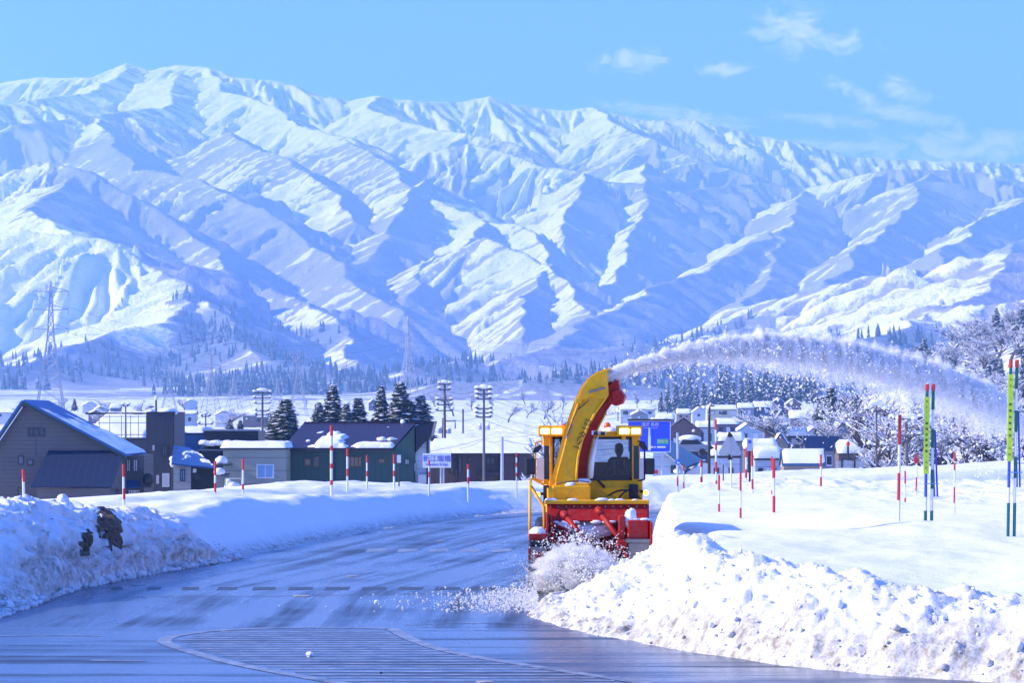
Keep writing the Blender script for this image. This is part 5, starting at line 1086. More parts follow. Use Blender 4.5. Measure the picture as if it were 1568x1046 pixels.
part('disc', P_RED, T, lambda b: b.prism([Q(1005 + 3.2 * math.cos(t), 723 + 3.6 * math.sin(t), 112) for t in np.linspace(0, 6.283, 16, endpoint=False)], (0, .04, 0))); part('post', GREYMETAL, T, lambda b: b.tube([P(1005, 760, 112.05), P(1005, 724, 112.05)], 0.03, 6))
T = empty('red_lamp_post', P(1298, 700, 150), 'small post with a round red lamp capped by snow in front of the trees', 'lamp')
part('lamp', P_RED, T, lambda b: b.ball(Q(1298.5, 680, 150), (0.1, 0.1, 0.14), 12, 8), True); part('snow_cap', M_ROOFSNOW, T, lambda b: b.ball(Q(1298.5, 675, 150), (0.1, 0.1, 0.07), 10, 7), True); part('post', BLACK, T, lambda b: b.tube([P(1299, 740, 150), P(1298.5, 684, 150)], 0.06, 6))
T = empty('panel_fence', P(1302, 728, 116), 'pale panel fence section with two dark posts below the barn', 'fence')
for i in range(3): part('panel', paint('fence_panel', (0.42, 0.43, 0.45), 0.5, 0, .1), T, lambda b: pbox(b, 1281, 1322, 706 + 6 * i, 711.6 + 6 * i, 116, 116.05))
for p in (1289, 1308.5): part('post', BLACK, T, lambda b: pbox(b, p - 1, p + 1, 702, 740, 115.9, 116))
def street_lamp():
    D = 125; T = empty('street_lamp', P(1086, 740, D), 'tall black street lamp post with short arm beside the grey houses', 'street lamp')
    part('post', BLACK, T, lambda b: b.tube([Vector((wx(1085, D), D, -4)), P(1086, 660, D), P(1086.5, 624, D)], [0.085, 0.06, 0.045], 8)); part('arm', BLACK, T, lambda b: b.tube([P(1086.5, 624, D), P(1087.5, 621.5, D), P(1092, 622, D)], 0.035, 6)); part('lamp_head', BLACK, T, lambda b: b.ball(P(1091, 622, D), (0.12, 0.08, 0.03), 10, 6))
    part('bracket', BLACK, T, lambda b: b.prism([Q(1086, 680, D), Q(1094, 686.5, D), Q(1086, 690, D)], (0, .06, 0)))
street_lamp()

# --- utility poles
CONC = paint('pole_concrete', (0.13, 0.12, 0.12), 0.75, 0, 0.2); PORC = paint('insulator', (0.05, 0.05, 0.06), 0.35)
def utility_pole(label, px, y0, yb, D, arms, w=5.0, trans=None, stick=None):
    k = D / F; top = P(px, y0, D); T = empty('utility_pole', (top.x, D, GZ), label, 'utility pole', 'utility poles of the power line')
    part('post', CONC, T, lambda b: b.tube([(top.x, D, GZ), P(px, (y0 + 720) / 2, D), top], [w * .5 * k, w * .46 * k, w * .34 * k], 10))
    for y, half in arms:
        ar = part('crossarm', CONC, T, lambda b: b.box(top.x - half * k, top.x + half * k, D - 0.12, D - 0.02, P(px, y, D).z - 0.05, P(px, y, D).z + 0.05))
        for s in (-1, 1):
            q = P(px + s * half, y, D - 0.07)
            part('insulator', PORC, ar, lambda b: b.tube([q + Vector((0, 0, 0.02)), q + Vector((0, 0, 0.15))], [0.15, 0.05], 8))
            part('snow_cap', M_ROOFSNOW, ar, lambda b: b.ball(q + Vector((0, 0, 0.19)), (0.2, 0.16, 0.10), 8, 6, 0.15, int(y)), True)
    part('snow_cap', M_ROOFSNOW, T, lambda b: b.ball(top + Vector((0, 0, 0.05)), (arms[0][1] * k * 0.8, 0.18, 0.17), 12, 7, 0.12, 2), True)
    for (tx, ty, r, h) in (trans or ()):
        part('transformer', GREYMETAL, T, lambda b: b.tube([P(px + tx, ty + h, D - .35), P(px + tx, ty, D - .35)], r * k, 10)); part('snow_cap', M_ROOFSNOW, T, lambda b: b.ball(P(px + tx, ty, D - .35), (r * k * 1.05, r * k, 0.13), 10, 6, 0.1), True)
    if stick: stick(T)
    return T
utility_pole('utility pole with wide insulator arms and pale transformer rising above the bridge sign', 681, 586, 740, 235, ((589, 8), (597, 8), (613, 11), (620, 11), (629, 12)), 4.6, ((-8, 656, 4, 8), (6, 657, 4, 7)),
             lambda T: part('side_frame', CONC, T, lambda b: (b.tube([P(681, 645, 235), P(697, 645, 235), P(697, 656, 235)], 0.06, 6), b.tube([P(676, 745, 234.8), P(678, 640, 234.8)], 0.05, 6))))
utility_pole('dark utility pole with snow loaded arms in front of the brown building', 741, 594, 745, 190, ((597, 10), (604, 10), (611, 10), (626, 11), (633, 11), (639, 11)), 4.4, ((-6, 651, 3, 7), (6, 651, 3.4, 7)))
utility_pole('utility pole with six snowy arms left of the conifers', 402, 598, 720, 270, ((602, 12), (610, 12), (618, 11), (629, 10), (635, 10)), 4.0)
utility_pole('thin dark utility pole beside the railed snow roof', 192.5, 621, 700, 232, ((622, 4),), 3.2)
utility_pole('low utility pole heaped with snow behind the blue roofed house', 315, 634, 700, 262, ((638, 6), (650, 10)), 3.0)
utility_pole('tall black utility pole with arms standing before the snowy trees', 1342, 618, 740, 160, ((630, 14), (684, 10)), 3.6)
utility_pole('thick dark utility pole with boxes behind the thick red pole', 1388, 640, 735, 150, ((642, 22), (668, 18)), 5.5, ((-12, 640, 5, 8), (12, 641, 5, 8)))
T = empty('steel_post', P(768, 742, 180), 'plain grey steel post in front of the brown building', 'post'); part('post', GREYMETAL, T, lambda b: b.tube([(wx(768, 180), 180, GZ), P(769, 671, 180)], [0.13, 0.09], 10)); part('cap', GREYMETAL, T, lambda b: b.ball(P(769, 671, 180), 0.1, 8, 6))
T = empty('thin_post', P(709, 662, 330), 'thin lone post standing on the snowy plain between two utility poles', 'post'); part('post', CONC, T, lambda b: b.tube([P(709, 664, 330), P(709, 628, 330)], 0.11, 8)); part('cap', CONC, T, lambda b: b.ball(P(709, 628, 330), 0.13, 8, 6))
WIRE = paint('wire_black', (0.02, 0.02, 0.025), 0.6)
def wire(a, b_, sag, r=0.012):
    pts = [a + (b_ - a) * t + Vector((0, 0, -sag * 4 * t * (1 - t))) for t in np.linspace(0, 1, 13)]
    m = MB(); m.tube(pts, r, 4); o = m.build('power_line', WIRE); tag(o, 'thin black power line strung across the valley between utility poles', 'power line', 'power lines'); return o
for y1, y2, y3 in ((589, 597, 602), (597, 604, 610), (613, 626, 618), (629, 639, 635)):
    a = P(672, y1, 235); b_ = P(731, y2, 190); c = P(390, y3, 270)
    wire(a, b_, 0.5); wire(a, c, 1.4); wire(c, P(60, y3 + 24, 330), 1.5); wire(b_, P(1010, y2 + 22, 240), 1.3); wire(P(1342, y2 + 30, 160), P(1640, y2 + 8, 170), 0.6)
wire(P(741, 672, 190), P(681, 680, 235), 0.5); wire(P(741, 672, 190), P(769, 674, 180), 0.2); wire(P(769, 674, 180), P(1005, 680, 190), .5); wire(P(741, 672, 190), P(480, 690, 235), .8)

# --- lattice pylons
def pylon_mesh():
    b = MB(); Hh = 50.0; t = 0.20
    def wd(z): return 4.2 * (1 - z / 30) + 1.1 if z < 30 else 1.1 * (1 - (z - 30) / 26)
    lv = [0, 6, 11.5, 16.5, 21, 25, 29, 32.5, 36, 39.5, 43, 46.5]
    for sx in (-1, 1):
        for sy in (-1, 1): b.tube([(sx * wd(z), sy * wd(z), z) for z in lv] + [(0, 0, Hh)], t, 4, False)
    for z0, z1 in zip(lv[:-1], lv[1:]):
        for s in (-1, 1):
            for a in (0, 1):
                f = lambda x, z: (x * wd(z), s * wd(z), z) if a == 0 else (s * wd(z), x * wd(z), z)
                b.tube([f(-1, z0), f(1, z1)], t * .55, 3, False); b.tube([f(1, z0), f(-1, z1)], t * .55, 3, False); b.tube([f(-1, z1), f(1, z1)], t * .55, 3, False)
    PG = paint('pylon_grey', (0.34, 0.35, 0.37), 0.6); frame = b.mesh('lattice', PG); arms = []
    for z in (32.5, 39.5, 46):
        a = MB()
        for s in (-1, 1):
            a.tube([(s * wd(z), 0, z), (s * 6.5, 0, z + 0.3)], t * .8, 4); a.tube([(s * wd(z), 0, z + 1.8), (s * 6.5, 0, z + 0.3)], t * .6, 4)
            a.tube([(s * 6.2, 0, z + .3), (s * 6.2, 0, z - 1.6)], 0.16, 5)
        arms.append(a.mesh('crossarm', PG))
    return frame, arms
PY_F, PY_A = pylon_mesh()
for label, px, y0, D in [('tallest lattice pylon in front of the ski slope at the far left', 78, 430, 1150), ('slim lattice pylon rising above the conifers left of centre', 625, 484, 1500), ('lattice pylon left of the conifers, thinner than its neighbours', 457, 532, 1250),
                         ('lattice pylon above the dark long house', 323, 540, 1300), ('red topped lattice pylon right of the gable house', 259, 562, 1350), ('small far lattice pylon between two taller ones by the beige house', 358, 572, 1500),
                         ('smallest far lattice pylon just right of centre left', 375, 582, 1600), ('far lattice pylon above the low navy house', 302, 586, 1600), ('far lattice pylon behind the utility pole with six arms', 425, 578, 1550), ('lattice pylon faint behind the bare tree beside the chute', 835, 575, 1500)]:
    p = P(px, y0, D); zg = float(th(np.array([p.x]), np.array([D]))[0]) - 0.5; s = (p.z - zg) / 50.0
    T = empty('lattice_pylon', (p.x, D, zg), label, 'pylon', 'power pylons in the valley'); T.scale = (max(s, .75),) * 2 + (s,); T.rotation_euler = (0, 0, R(px % 37))
    link_mesh('lattice', PY_F, T)
    for a in PY_A: link_mesh('crossarm', a, T)
for k in range(3):
    wire(P(78 + 24 * (k - 1), 452 + 28 * k, 1150), P(625, 505 + 16 * k, 1500), 14, 0.05); wire(P(625, 505 + 16 * k, 1500), P(1150, 480 + 14 * k, 1500), 12, 0.05)
# ------------------------------------------------------------------ trees
BARK = paint('bark', (0.075, 0.06, 0.055), 0.9, 0, 0.3, 3); NEEDLE = paint('conifer_needles', (0.022, 0.042, 0.03), 0.9, 0, 0.4, 2); T_SNOW = paint('tree_snow', (0.84, 0.85, 0.88), 0.7, 0, 0.05, 1)
TWIG = paint('bare_twigs', (0.13, 0.105, 0.10), 0.9, 0, 0.3, 2)
def conifer_meshes(seed, snow=0.5):
    """unit tree 10 m tall: trunk, needle clumps on drooping boughs, snow lying on the boughs"""
    rn = random.Random(seed); tr = MB(); tr.tube([(0, 0, 0), (0.03, 0, 4), (0, 0.03, 9.6)], [0.2, 0.13, 0.03], 7)
    co = []; sn = []; fq = []; fs = []
    nt = 64
    for i in range(nt):
        z = 1.0 + 8.7 * (i / nt) ** 0.92; R0 = (1.75 * (1 - (z / 10.3)) ** 0.8 + 0.12) * rn.uniform(0.72, 1.2); nb = rn.randint(4, 6); a0 = rn.uniform(0, 6.28)
        for k in range(nb):
            a = a0 + 6.28 * k / nb + rn.uniform(-.35, .35); L = R0 * rn.uniform(0.65, 1.12); drop = L * rn.uniform(0.15, 0.5)
            d = Vector((math.cos(a), math.sin(a), 0)); s = Vector((-d.y, d.x, 0)); w = L * rn.uniform(0.2, 0.34) + 0.05
            p0 = Vector((0, 0, z)); pm = p0 + d * L * .6 + Vector((0, 0, -drop * .35)); p1 = p0 + d * L + Vector((0, 0, -drop)); th_ = 0.09 + 0.05 * L
            n = len(co); co += [p0, pm + s * w, p1, pm - s * w, pm + Vector((0, 0, th_)), pm + Vector((0, 0, -th_ * 1.6))]
            fq += [(n, n + 1, n + 4), (n + 1, n + 2, n + 4), (n + 2, n + 3, n + 4), (n + 3, n, n + 4), (n + 1, n, n + 5), (n + 2, n + 1, n + 5), (n + 3, n + 2, n + 5), (n, n + 3, n + 5)]
            for q in range(3):   # ragged sprays
                c = p0.lerp(p1, rn.uniform(.35, 1)) + s * rn.uniform(-w, w) + Vector((0, 0, rn.uniform(-.12, .02))); e = Vector((rn.uniform(-.22, .22), rn.uniform(-.22, .22), rn.uniform(-.3, -.05))); g = Vector((rn.uniform(-.2, .2), rn.uniform(-.2, .2), rn.uniform(-.06, .06)))
                m = len(co); co += [c, c + e, c + g]; fq.append((m, m + 1, m + 2))
            if rn.random() < snow:
                m = len(sn); f = rn.uniform(.35, .8); c = p0.lerp(p1, f) + Vector((0, 0, th_ * .7)); ww = w * rn.uniform(.7, 1.1) + .03; ll = L * rn.uniform(.22, .36) + .03; hh = rn.uniform(.06, .13)
                sn += [c - d * ll + Vector((0, 0, drop * .2)), c + s * ww, c + d * ll + Vector((0, 0, -drop * .25)), c - s * ww, c + Vector((0, 0, hh)), c + Vector((0, 0, -0.05))]
                fs += [(m, m + 1, m + 4), (m + 1, m + 2, m + 4), (m + 2, m + 3, m + 4), (m + 3, m, m + 4), (m + 1, m, m + 5), (m + 2, m + 1, m + 5), (m + 3, m + 2, m + 5), (m, m + 3, m + 5)]
    c = MB(); c.add(co, fq); s = MB(); s.add(sn, fs)
    return tr.mesh('trunk', BARK), c.mesh('crown', NEEDLE), s.mesh('snow', T_SNOW)
def bare_meshes(seed, snow=0.7, upright=0.5):
    """unit bare tree 10 m tall: trunk and limbs, fine twigs, snow along their upper sides"""
    rn = random.Random(seed); tr = MB(); tw = MB(); sn = MB()
    def grow(p, d, L, r, lv):
        n = 3 if lv < 2 else 2; pts = [p]; q = p; dd = d.copy()
        for i in range(n):
            dd = (dd + Vector((rn.uniform(-.34, .34), rn.uniform(-.34, .34), rn.uniform(-.06, .2)))).normalized(); q = q + dd * (L / n); pts.append(q)
        rs = [r * (1 - .45 * i / n) for i in range(n + 1)]
        (tr if lv < 2 else tw).tube(pts, rs, 6 if lv < 2 else 3, lv < 2)
        if rn.random() < snow and lv > 0 and abs(dd.z) < .93:
            up = Vector((0, 0, max(r * .9, .02) + .012)); sn.tube([x + up for x in pts[(0 if lv > 1 else 1):]], [max(.017, r * .9)] * len(pts[(0 if lv > 1 else 1):]), 3, False)
        if lv == 4: return
        nb = {0: 7, 1: 6, 2: 4, 3: 4}[lv]
        for k in range(nb):
            f = rn.uniform(.3, 1.0) if lv else rn.uniform(.35, 1.0); base = pts[min(int(f * n), n - 1)].lerp(pts[min(int(f * n) + 1, n)], (f * n) % 1)
            az = rn.uniform(0, 6.28); sp = rn.uniform(.5, .95) if lv else rn.uniform(.35, .8)
            side = Vector((math.cos(az), math.sin(az), rn.uniform(-.1, .45))).normalized(); nd = (dd * (1 - sp) + side * sp + Vector((0, 0, upright * .3))).normalized()
            grow(base, nd, L * rn.uniform(.38, .58), r * .46, lv + 1)
    grow(Vector((0, 0, -.3)), Vector((0, 0, 1)), 4.6, 0.2, 0)
    zmax = max(max(v[2] for v in m.v) for m in (tr, tw)); k = 10.0 / zmax
    for m in (tr, tw, sn): m.v = [(v[0] * k, v[1] * k, v[2] * k) for v in m.v]
    return tr.mesh('trunk', BARK), tw.mesh('crown', TWIG), sn.mesh('snow', T_SNOW)
CON = [conifer_meshes(i, 0.85) for i in range(5)]; BARE = [bare_meshes(20 + i, 0.85 if i < 4 else 0.6, 0.4 + .1 * i) for i in range(6)]
def plant(kind, var, name, label, group, loc, h, spread=1.0, rz=0.0, cat='tree'):
    T = empty(name, loc, label, cat, group, rz); T.scale = (h / 10 * spread, h / 10 * spread, h / 10)
    for nm, me in zip(('trunk', 'crown', 'snow'), (CON if kind == 'c' else BARE)[var]):
        o = link_mesh(nm, me, T)
        if nm == 'snow': o['kind'] = 'stuff'
    return T
rn = random.Random(5)
# conifers behind the green house
for label, px, yt, yb, D, v, sp in [('tallest snow dusted conifer, fullest of the clump behind the green house', 613, 582, 668, 300, 0, 1.5), ('conifer at the right end of the clump behind the green house', 645, 603, 672, 300, 1, 1.7), ('narrow conifer left of the tallest one behind the green house', 584, 588, 668, 305, 2, 1.1),
        ('tall pointed conifer at the left of the clump behind the green house', 510, 586, 672, 300, 1, 1.35), ('squat snowy conifer between the two tall ones behind the green house', 549, 606, 670, 300, 0, 1.6), ('low conifer touching the left side of the tall pointed one', 488, 614, 674, 298, 2, 1.5),
        ('round snow laden conifer standing alone left of the clump', 438, 608, 690, 290, 0, 1.9), ('short conifer in the middle of the clump behind the green house', 530, 616, 672, 296, 1, 1.5), ('small conifer just right of the six armed utility pole', 420, 628, 690, 300, 2, 1.7), ('small dark conifer between the tallest and the right end one', 630, 612, 672, 303, 2, 1.5),
        ('tiny dark shrub like conifer left of the six armed utility pole', 352, 640, 668, 420, 1, 1.6), ('second tiny conifer left of the six armed utility pole', 368, 642, 668, 420, 2, 1.6), ('small dark conifer on the plain beyond the gable house roof', 114, 610, 628, 900, 0, 1.4)]:
    p = P(px, yt, D); zg = P(px, yb, D).z; h = (p.z - zg) * 1.12; plant('c', v, 'conifer', label, 'conifers behind the green house', (p.x, D, p.z - h), h, sp * 1.45, rn.uniform(0, 6))
# town conifers, far
for i, (px, yt, yb) in enumerate([(1012, 598, 632), (1022, 590, 634), (1035, 582, 634), (1046, 588, 634), (1056, 572, 634), (1066, 584, 634), (1078, 580, 632), (1089, 590, 632), (1102, 566, 632), (1112, 564, 632), (1122, 582, 630), (1148, 566, 622), (1160, 574, 622), (1174, 562, 622), (1186, 570, 620), (1198, 560, 620), (1210, 566, 618), (1222, 572, 618), (1235, 566, 618), (1135, 572, 628), (1246, 574, 620)]):
    D = 1050 + (i * 53) % 260; p = P(px, yt, D); h = p.z - P(px, yb, D).z
    plant('c', i % 5, 'conifer', 'dark snow flecked conifer in the row beyond the town, under the arc of snow', 'conifers beyond the town', (p.x, D, p.z - h), h, rn.uniform(1.0, 1.5), rn.uniform(0, 6))
# big dark tree behind the town's right end
for i, (px, yt, yb, D) in enumerate([(1272, 590, 668, 420), (1258, 606, 668, 430), (1290, 604, 668, 425), (1310, 600, 668, 430)]):
    p = P(px, yt, D); h = p.z - P(px, yb, D).z; plant('c', i % 3, 'conifer', 'broad dark conifer right of the town roofs behind the falling snow', 'broad conifers right of the town', (p.x, D, p.z - h), h, 1.9, rn.uniform(0, 6))
# snowy bare trees on the right
for i in range(30):
    px = 1325 + (i * 97) % 310 + rn.uniform(-8, 8); D = rn.uniform(230, 430); yt = rn.uniform(588, 648) - 18 * (px > 1480); zg = float(plain(wx(px, D), D)) + 1; p = P(px, yt, D); h = max(4.5, min(14.0, p.z - zg))
    plant('b', i % 6, 'bare_tree', 'bare tree with snow on every twig in the thicket at the right', 'snowy bare trees at the right', (p.x, D, zg), h, rn.uniform(1.0, 1.35), rn.uniform(0, 6))
for i in range(14):
    px = 1215 + (i * 71) % 150 + rn.uniform(-6, 6); D = rn.uniform(380, 620); zg = float(plain(wx(px, D), D)); yt = rn.uniform(612, 640); p = P(px, yt, D); h = max(5, min(12, p.z - zg))
    plant('b', i % 6, 'bare_tree', 'pale frosted bare tree among the roofs at the right of the town', 'frosted bare trees among the town roofs', (p.x, D, zg), h, rn.uniform(1.0, 1.5), rn.uniform(0, 6))
# wooded slope rising at the right edge
for i in range(150):
    D = rn.uniform(560, 1080); px = rn.uniform(1395, 1660); X = wx(px, D); zg = float(plain(X, D)); h = rn.uniform(9, 16); c = rn.random() < 0.3
    if zg < -1 and rn.random() < .5: continue
    plant('c' if c else 'b', rn.randint(0, 4), 'conifer' if c else 'bare_tree', 'snow powdered %s on the wooded slope at the right edge' % ('conifer' if c else 'leafless tree'), '%s on the right slope' % ('conifers' if c else 'leafless trees'), (X, D, zg - .3), h, rn.uniform(1.1, 1.6) if c else rn.uniform(1.1, 1.5), rn.uniform(0, 6))
p = P(830, 612, 170); zg = GZ; plant('b', 4, 'bare_tree', 'slender bare tree with frosted twigs just left of the chute', None, (p.x, 170, zg), p.z - zg, 0.75, 1.0)
p = P(800, 668, 150); plant('b', 1, 'bare_tree', 'low snow crusted shrub left of the plow before the brown building', None, (p.x + 1.2, 150, GZ + 1.5), p.z - GZ - 1.5, 0.9, 2.0)
for i in range(16):
    px = 640 + (i * 83) % 360; D = rn.uniform(900, 1900); zg = float(plain(wx(px, D), D)); plant('b', i % 6, 'bare_tree', 'small far bare tree dotting the snowy plain below the foothills', 'far bare trees on the plain', (wx(px, D), D, zg), rn.uniform(7, 11), 1.3, rn.uniform(0, 6))
for i in range(14):
    px = (i * 61) % 560 - 20; D = rn.uniform(700, 1700); zg = float(plain(wx(px, D), D)); plant('b', i % 6, 'bare_tree', 'small far bare tree on the plain beyond the left houses', 'far bare trees behind the houses', (wx(px, D), D, zg), rn.uniform(6, 10), 1.4, rn.uniform(0, 6))
# ------------------------------------------------------------------ the town beyond the road
def town_house(label, px0, px1, ye, yr, yb, D, wall, roof, ridge='x', snow=0.35, wins=2, name='house', depth=None, yaw=0.0):
    """front wall between px0 and px1, eaves at row ye, ridge at row yr, base row yb, at distance D"""
    w = (px1 - px0) * D / F; d = depth or w * 0.85; cx = wx((px0 + px1) / 2, D); ze = wz(ye, D); zr = wz(yr, D); zb = min(wz(yb, D), float(plain(cx, D))) - 0.3; T = empty(name, (cx, D, zb), label, 'house', 'houses of the town')
    x0, x1 = cx - w / 2, cx + w / 2; o = 0.045 * w
    if ridge == 'x':
        ym = D + d / 2
        part('wall', wall, T, lambda b: b.prism([(x0, D, zb), (x0, D + d, zb), (x0, D + d, ze), (x0, ym, zr - .1), (x0, D, ze)], (w, 0, 0)))
        sl = [[(x0 - o, D - o, ze - .1), (x1 + o, D - o, ze - .1), (x1 + o, ym, zr), (x0 - o, ym, zr)], [(x0 - o, ym, zr), (x1 + o, ym, zr), (x1 + o, D + d + o, ze - .1), (x0 - o, D + d + o, ze - .1)]]
    else:
        part('wall', wall, T, lambda b: b.prism([(x0, D, zb), (x1, D, zb), (x1, D, ze), (cx, D, zr - .1), (x0, D, ze)], (0, d, 0)))
        sl = [[(x0 - o, D - o, ze - .15), (cx, D - o, zr), (cx, D + d + o, zr), (x0 - o, D + d + o, ze - .15)], [(cx, D - o, zr), (x1 + o, D - o, ze - .15), (x1 + o, D + d + o, ze - .15), (cx, D + d + o, zr)]]
    part('roof', roof, T, lambda b: [roof_slab(b, q, 0.12) for q in sl])
    if snow:
        up = Vector((0, 0, .13))
        part('roof_snow', M_ROOFSNOW, T, lambda b: [slab_snow(b, [Vector(p) + up for p in q], snow, int(px0) % 13 + i, 12, 7) for i, q in enumerate(sl)], True)
    hz = max(0.9, min(1.5, (ze - zb) * .22))
    for k in range(wins):
        f = (k + 1) / (wins + 1) + (0.04 if k % 2 else -0.05); xc = x0 + w * f; hw = min(0.9, w * 0.09); zc = ze - hz * 0.95
        b = MB(); b.box(xc - hw, xc + hw, D - .06, D + .02, zc - hz / 2, zc + hz / 2); wn = b.build('window', FRAME_W if k % 2 else FRAME_D, T)
        part('pane', PANE if (k + int(px0)) % 3 else PANE_C, wn, lambda q: q.box(xc - hw * .85, xc + hw * .85, D - .075, D - .05, zc - hz * .4, zc + hz * .4))
    return T
WM = lambda n, c: wallmat('town_' + n, c, 0.6)
tw = {k: WM(k, c) for k, c in {'white': (.55, .57, .6), 'paleblue': (.36, .43, .5), 'grey': (.22, .23, .25), 'brown': (.15, .10, .09), 'mauve': (.12, .10, .13), 'cream': (.5, .48, .36), 'tan': (.33, .25, .17), 'navy': (.03, .05, .10), 'dark': (.05, .05, .06)}.items()}
tr_ = {k: roofmat('townroof_' + k, c, 0.6) for k, c in {'dark': (.03, .03, .04), 'navy': (.015, .03, .09), 'blue': (.04, .09, .2), 'green': (.09, .13, .13), 'brown': (.10, .07, .065), 'red': (.25, .05, .04)}.items()}
for a in [
    ('long white flat topped building far beyond the blue sign', 950, 1003, 627, 621, 652, 1000, tw['white'], tr_['dark'], 'x', .5, 4),
    ('big brown gabled house right of the blue sign', 1020, 1073, 660, 641, 705, 330, tw['brown'], tr_['brown'], 'y', .0, 2),
    ('blue grey block of a house between the brown one and the street lamp', 1066, 1096, 655, 648, 700, 420, tw['paleblue'], tr_['dark'], 'x', .4, 2),
    ('long cream building in the back row behind the street lamp', 1083, 1130, 627, 621, 648, 900, tw['cream'], tr_['dark'], 'x', .3, 4),
    ('grey flat fronted house at the back right of the cream building', 1130, 1154, 625, 618, 646, 860, tw['grey'], tr_['dark'], 'x', .4, 2),
    ('navy house at the back next to the grey flat fronted one', 1154, 1182, 624, 615, 644, 880, tw['navy'], tr_['navy'], 'x', .3, 2),
    ('dark mauve house behind the tall thin snow pole', 1097, 1131, 650, 644, 690, 560, tw['mauve'], tr_['dark'], 'x', .5, 3),
    ('pale blue gabled house in the middle of the town', 1130, 1168, 660, 647, 690, 520, tw['paleblue'], tr_['dark'], 'y', .4, 2),
    ('dark house with a wide snow roof right of the pale blue gabled one', 1171, 1206, 652, 641, 688, 540, tw['mauve'], tr_['dark'], 'x', .6, 3),
    ('small indigo house in the back row under the arc of snow', 1182, 1202, 618, 609, 640, 900, tw['navy'], tr_['blue'], 'y', .2, 1),
    ('small brown gabled house at the back right end of the town', 1203, 1227, 620, 611, 640, 880, tw['brown'], tr_['brown'], 'y', .3, 2),
    ('tan gabled cottage left of the barn roof', 1184, 1206, 682, 665, 718, 300, tw['tan'], tr_['blue'], 'y', .2, 2),
    ('house with a bare navy roof slab behind a snowy ridge', 1234, 1284, 690, 669, 715, 320, tw['grey'], tr_['navy'], 'x', 0, 2),
    ('slate blue roofed barn with tan end wall at the edge of the snow field', 1200, 1262, 712, 690, 740, 190, tw['tan'], tr_['blue'], 'x', .12, 2),
    ('pale plastered house behind the triangular sign', 1088, 1132, 699, 690, 750, 165, tw['white'], tr_['dark'], 'x', .3, 3),
    ('pale blue grey shop with snow roof right of the lilac sign', 1156, 1197, 703, 693, 745, 200, tw['paleblue'], tr_['dark'], 'x', .6, 3),
    ('low dark house with snow patches left of the street lamp', 1056, 1086, 693, 679, 715, 260, tw['navy'], tr_['dark'], 'x', .25, 2),
    ('house whose snow roof shows a red edge among the frosted trees', 1284, 1322, 655, 634, 680, 380, tw['grey'], tr_['red'], 'y', .7, 1),
    ('low house under a flat white roof right of the dark wide roofed one', 1210, 1250, 641, 632, 668, 600, tw['grey'], tr_['dark'], 'x', .7, 2),
    ('snow covered house right of the navy roof slab', 1284, 1346, 695, 682, 718, 300, tw['brown'], tr_['dark'], 'x', .7, 3),
    ('navy house half hidden behind the thick red pole', 1340, 1396, 694, 680, 720, 290, tw['navy'], tr_['navy'], 'x', .15, 3),
    ('white cottage beside the cream building, far back', 1060, 1082, 632, 624, 650, 950, tw['white'], tr_['blue'], 'y', .4, 1),
    ('brown house far back behind the brown gabled one', 1036, 1058, 634, 627, 652, 960, tw['tan'], tr_['dark'], 'x', .5, 2),
    ('low grey house just above the pale plastered one', 1100, 1140, 676, 668, 700, 330, tw['grey'], tr_['dark'], 'x', .6, 2),
    ('wide low white roofed house in the middle of the town, below the pale blue gable', 1140, 1190, 688, 681, 710, 290, tw['mauve'], tr_['dark'], 'x', .7, 3),
    ('dark house in the second row right of the cottage', 1206, 1236, 668, 658, 690, 430, tw['dark'], tr_['dark'], 'x', .6, 2),
    ('small white house left of the frosted trees', 1236, 1260, 664, 653, 690, 440, tw['white'], tr_['blue'], 'y', .5, 1),
    ('far left long pale warehouse on the plain', -10, 34, 632, 627, 642, 1000, tw['white'], tr_['dark'], 'x', .5, 3),
    ('far blue shed beyond the tower house', 268, 300, 634, 629, 648, 700, tw['paleblue'], tr_['blue'], 'x', .1, 2),
    ('far white house on the plain left of the conifers', 330, 352, 636, 630, 648, 900, tw['white'], tr_['dark'], 'y', .5, 1),
    ('far low brown house on the plain beyond the dark long house', 372, 392, 637, 632, 648, 900, tw['brown'], tr_['dark'], 'x', .5, 2),
    ('far house at the foot of the wooded slope', 1420, 1452, 640, 630, 660, 520, tw['grey'], tr_['dark'], 'x', .6, 2),
]: town_house(*a)
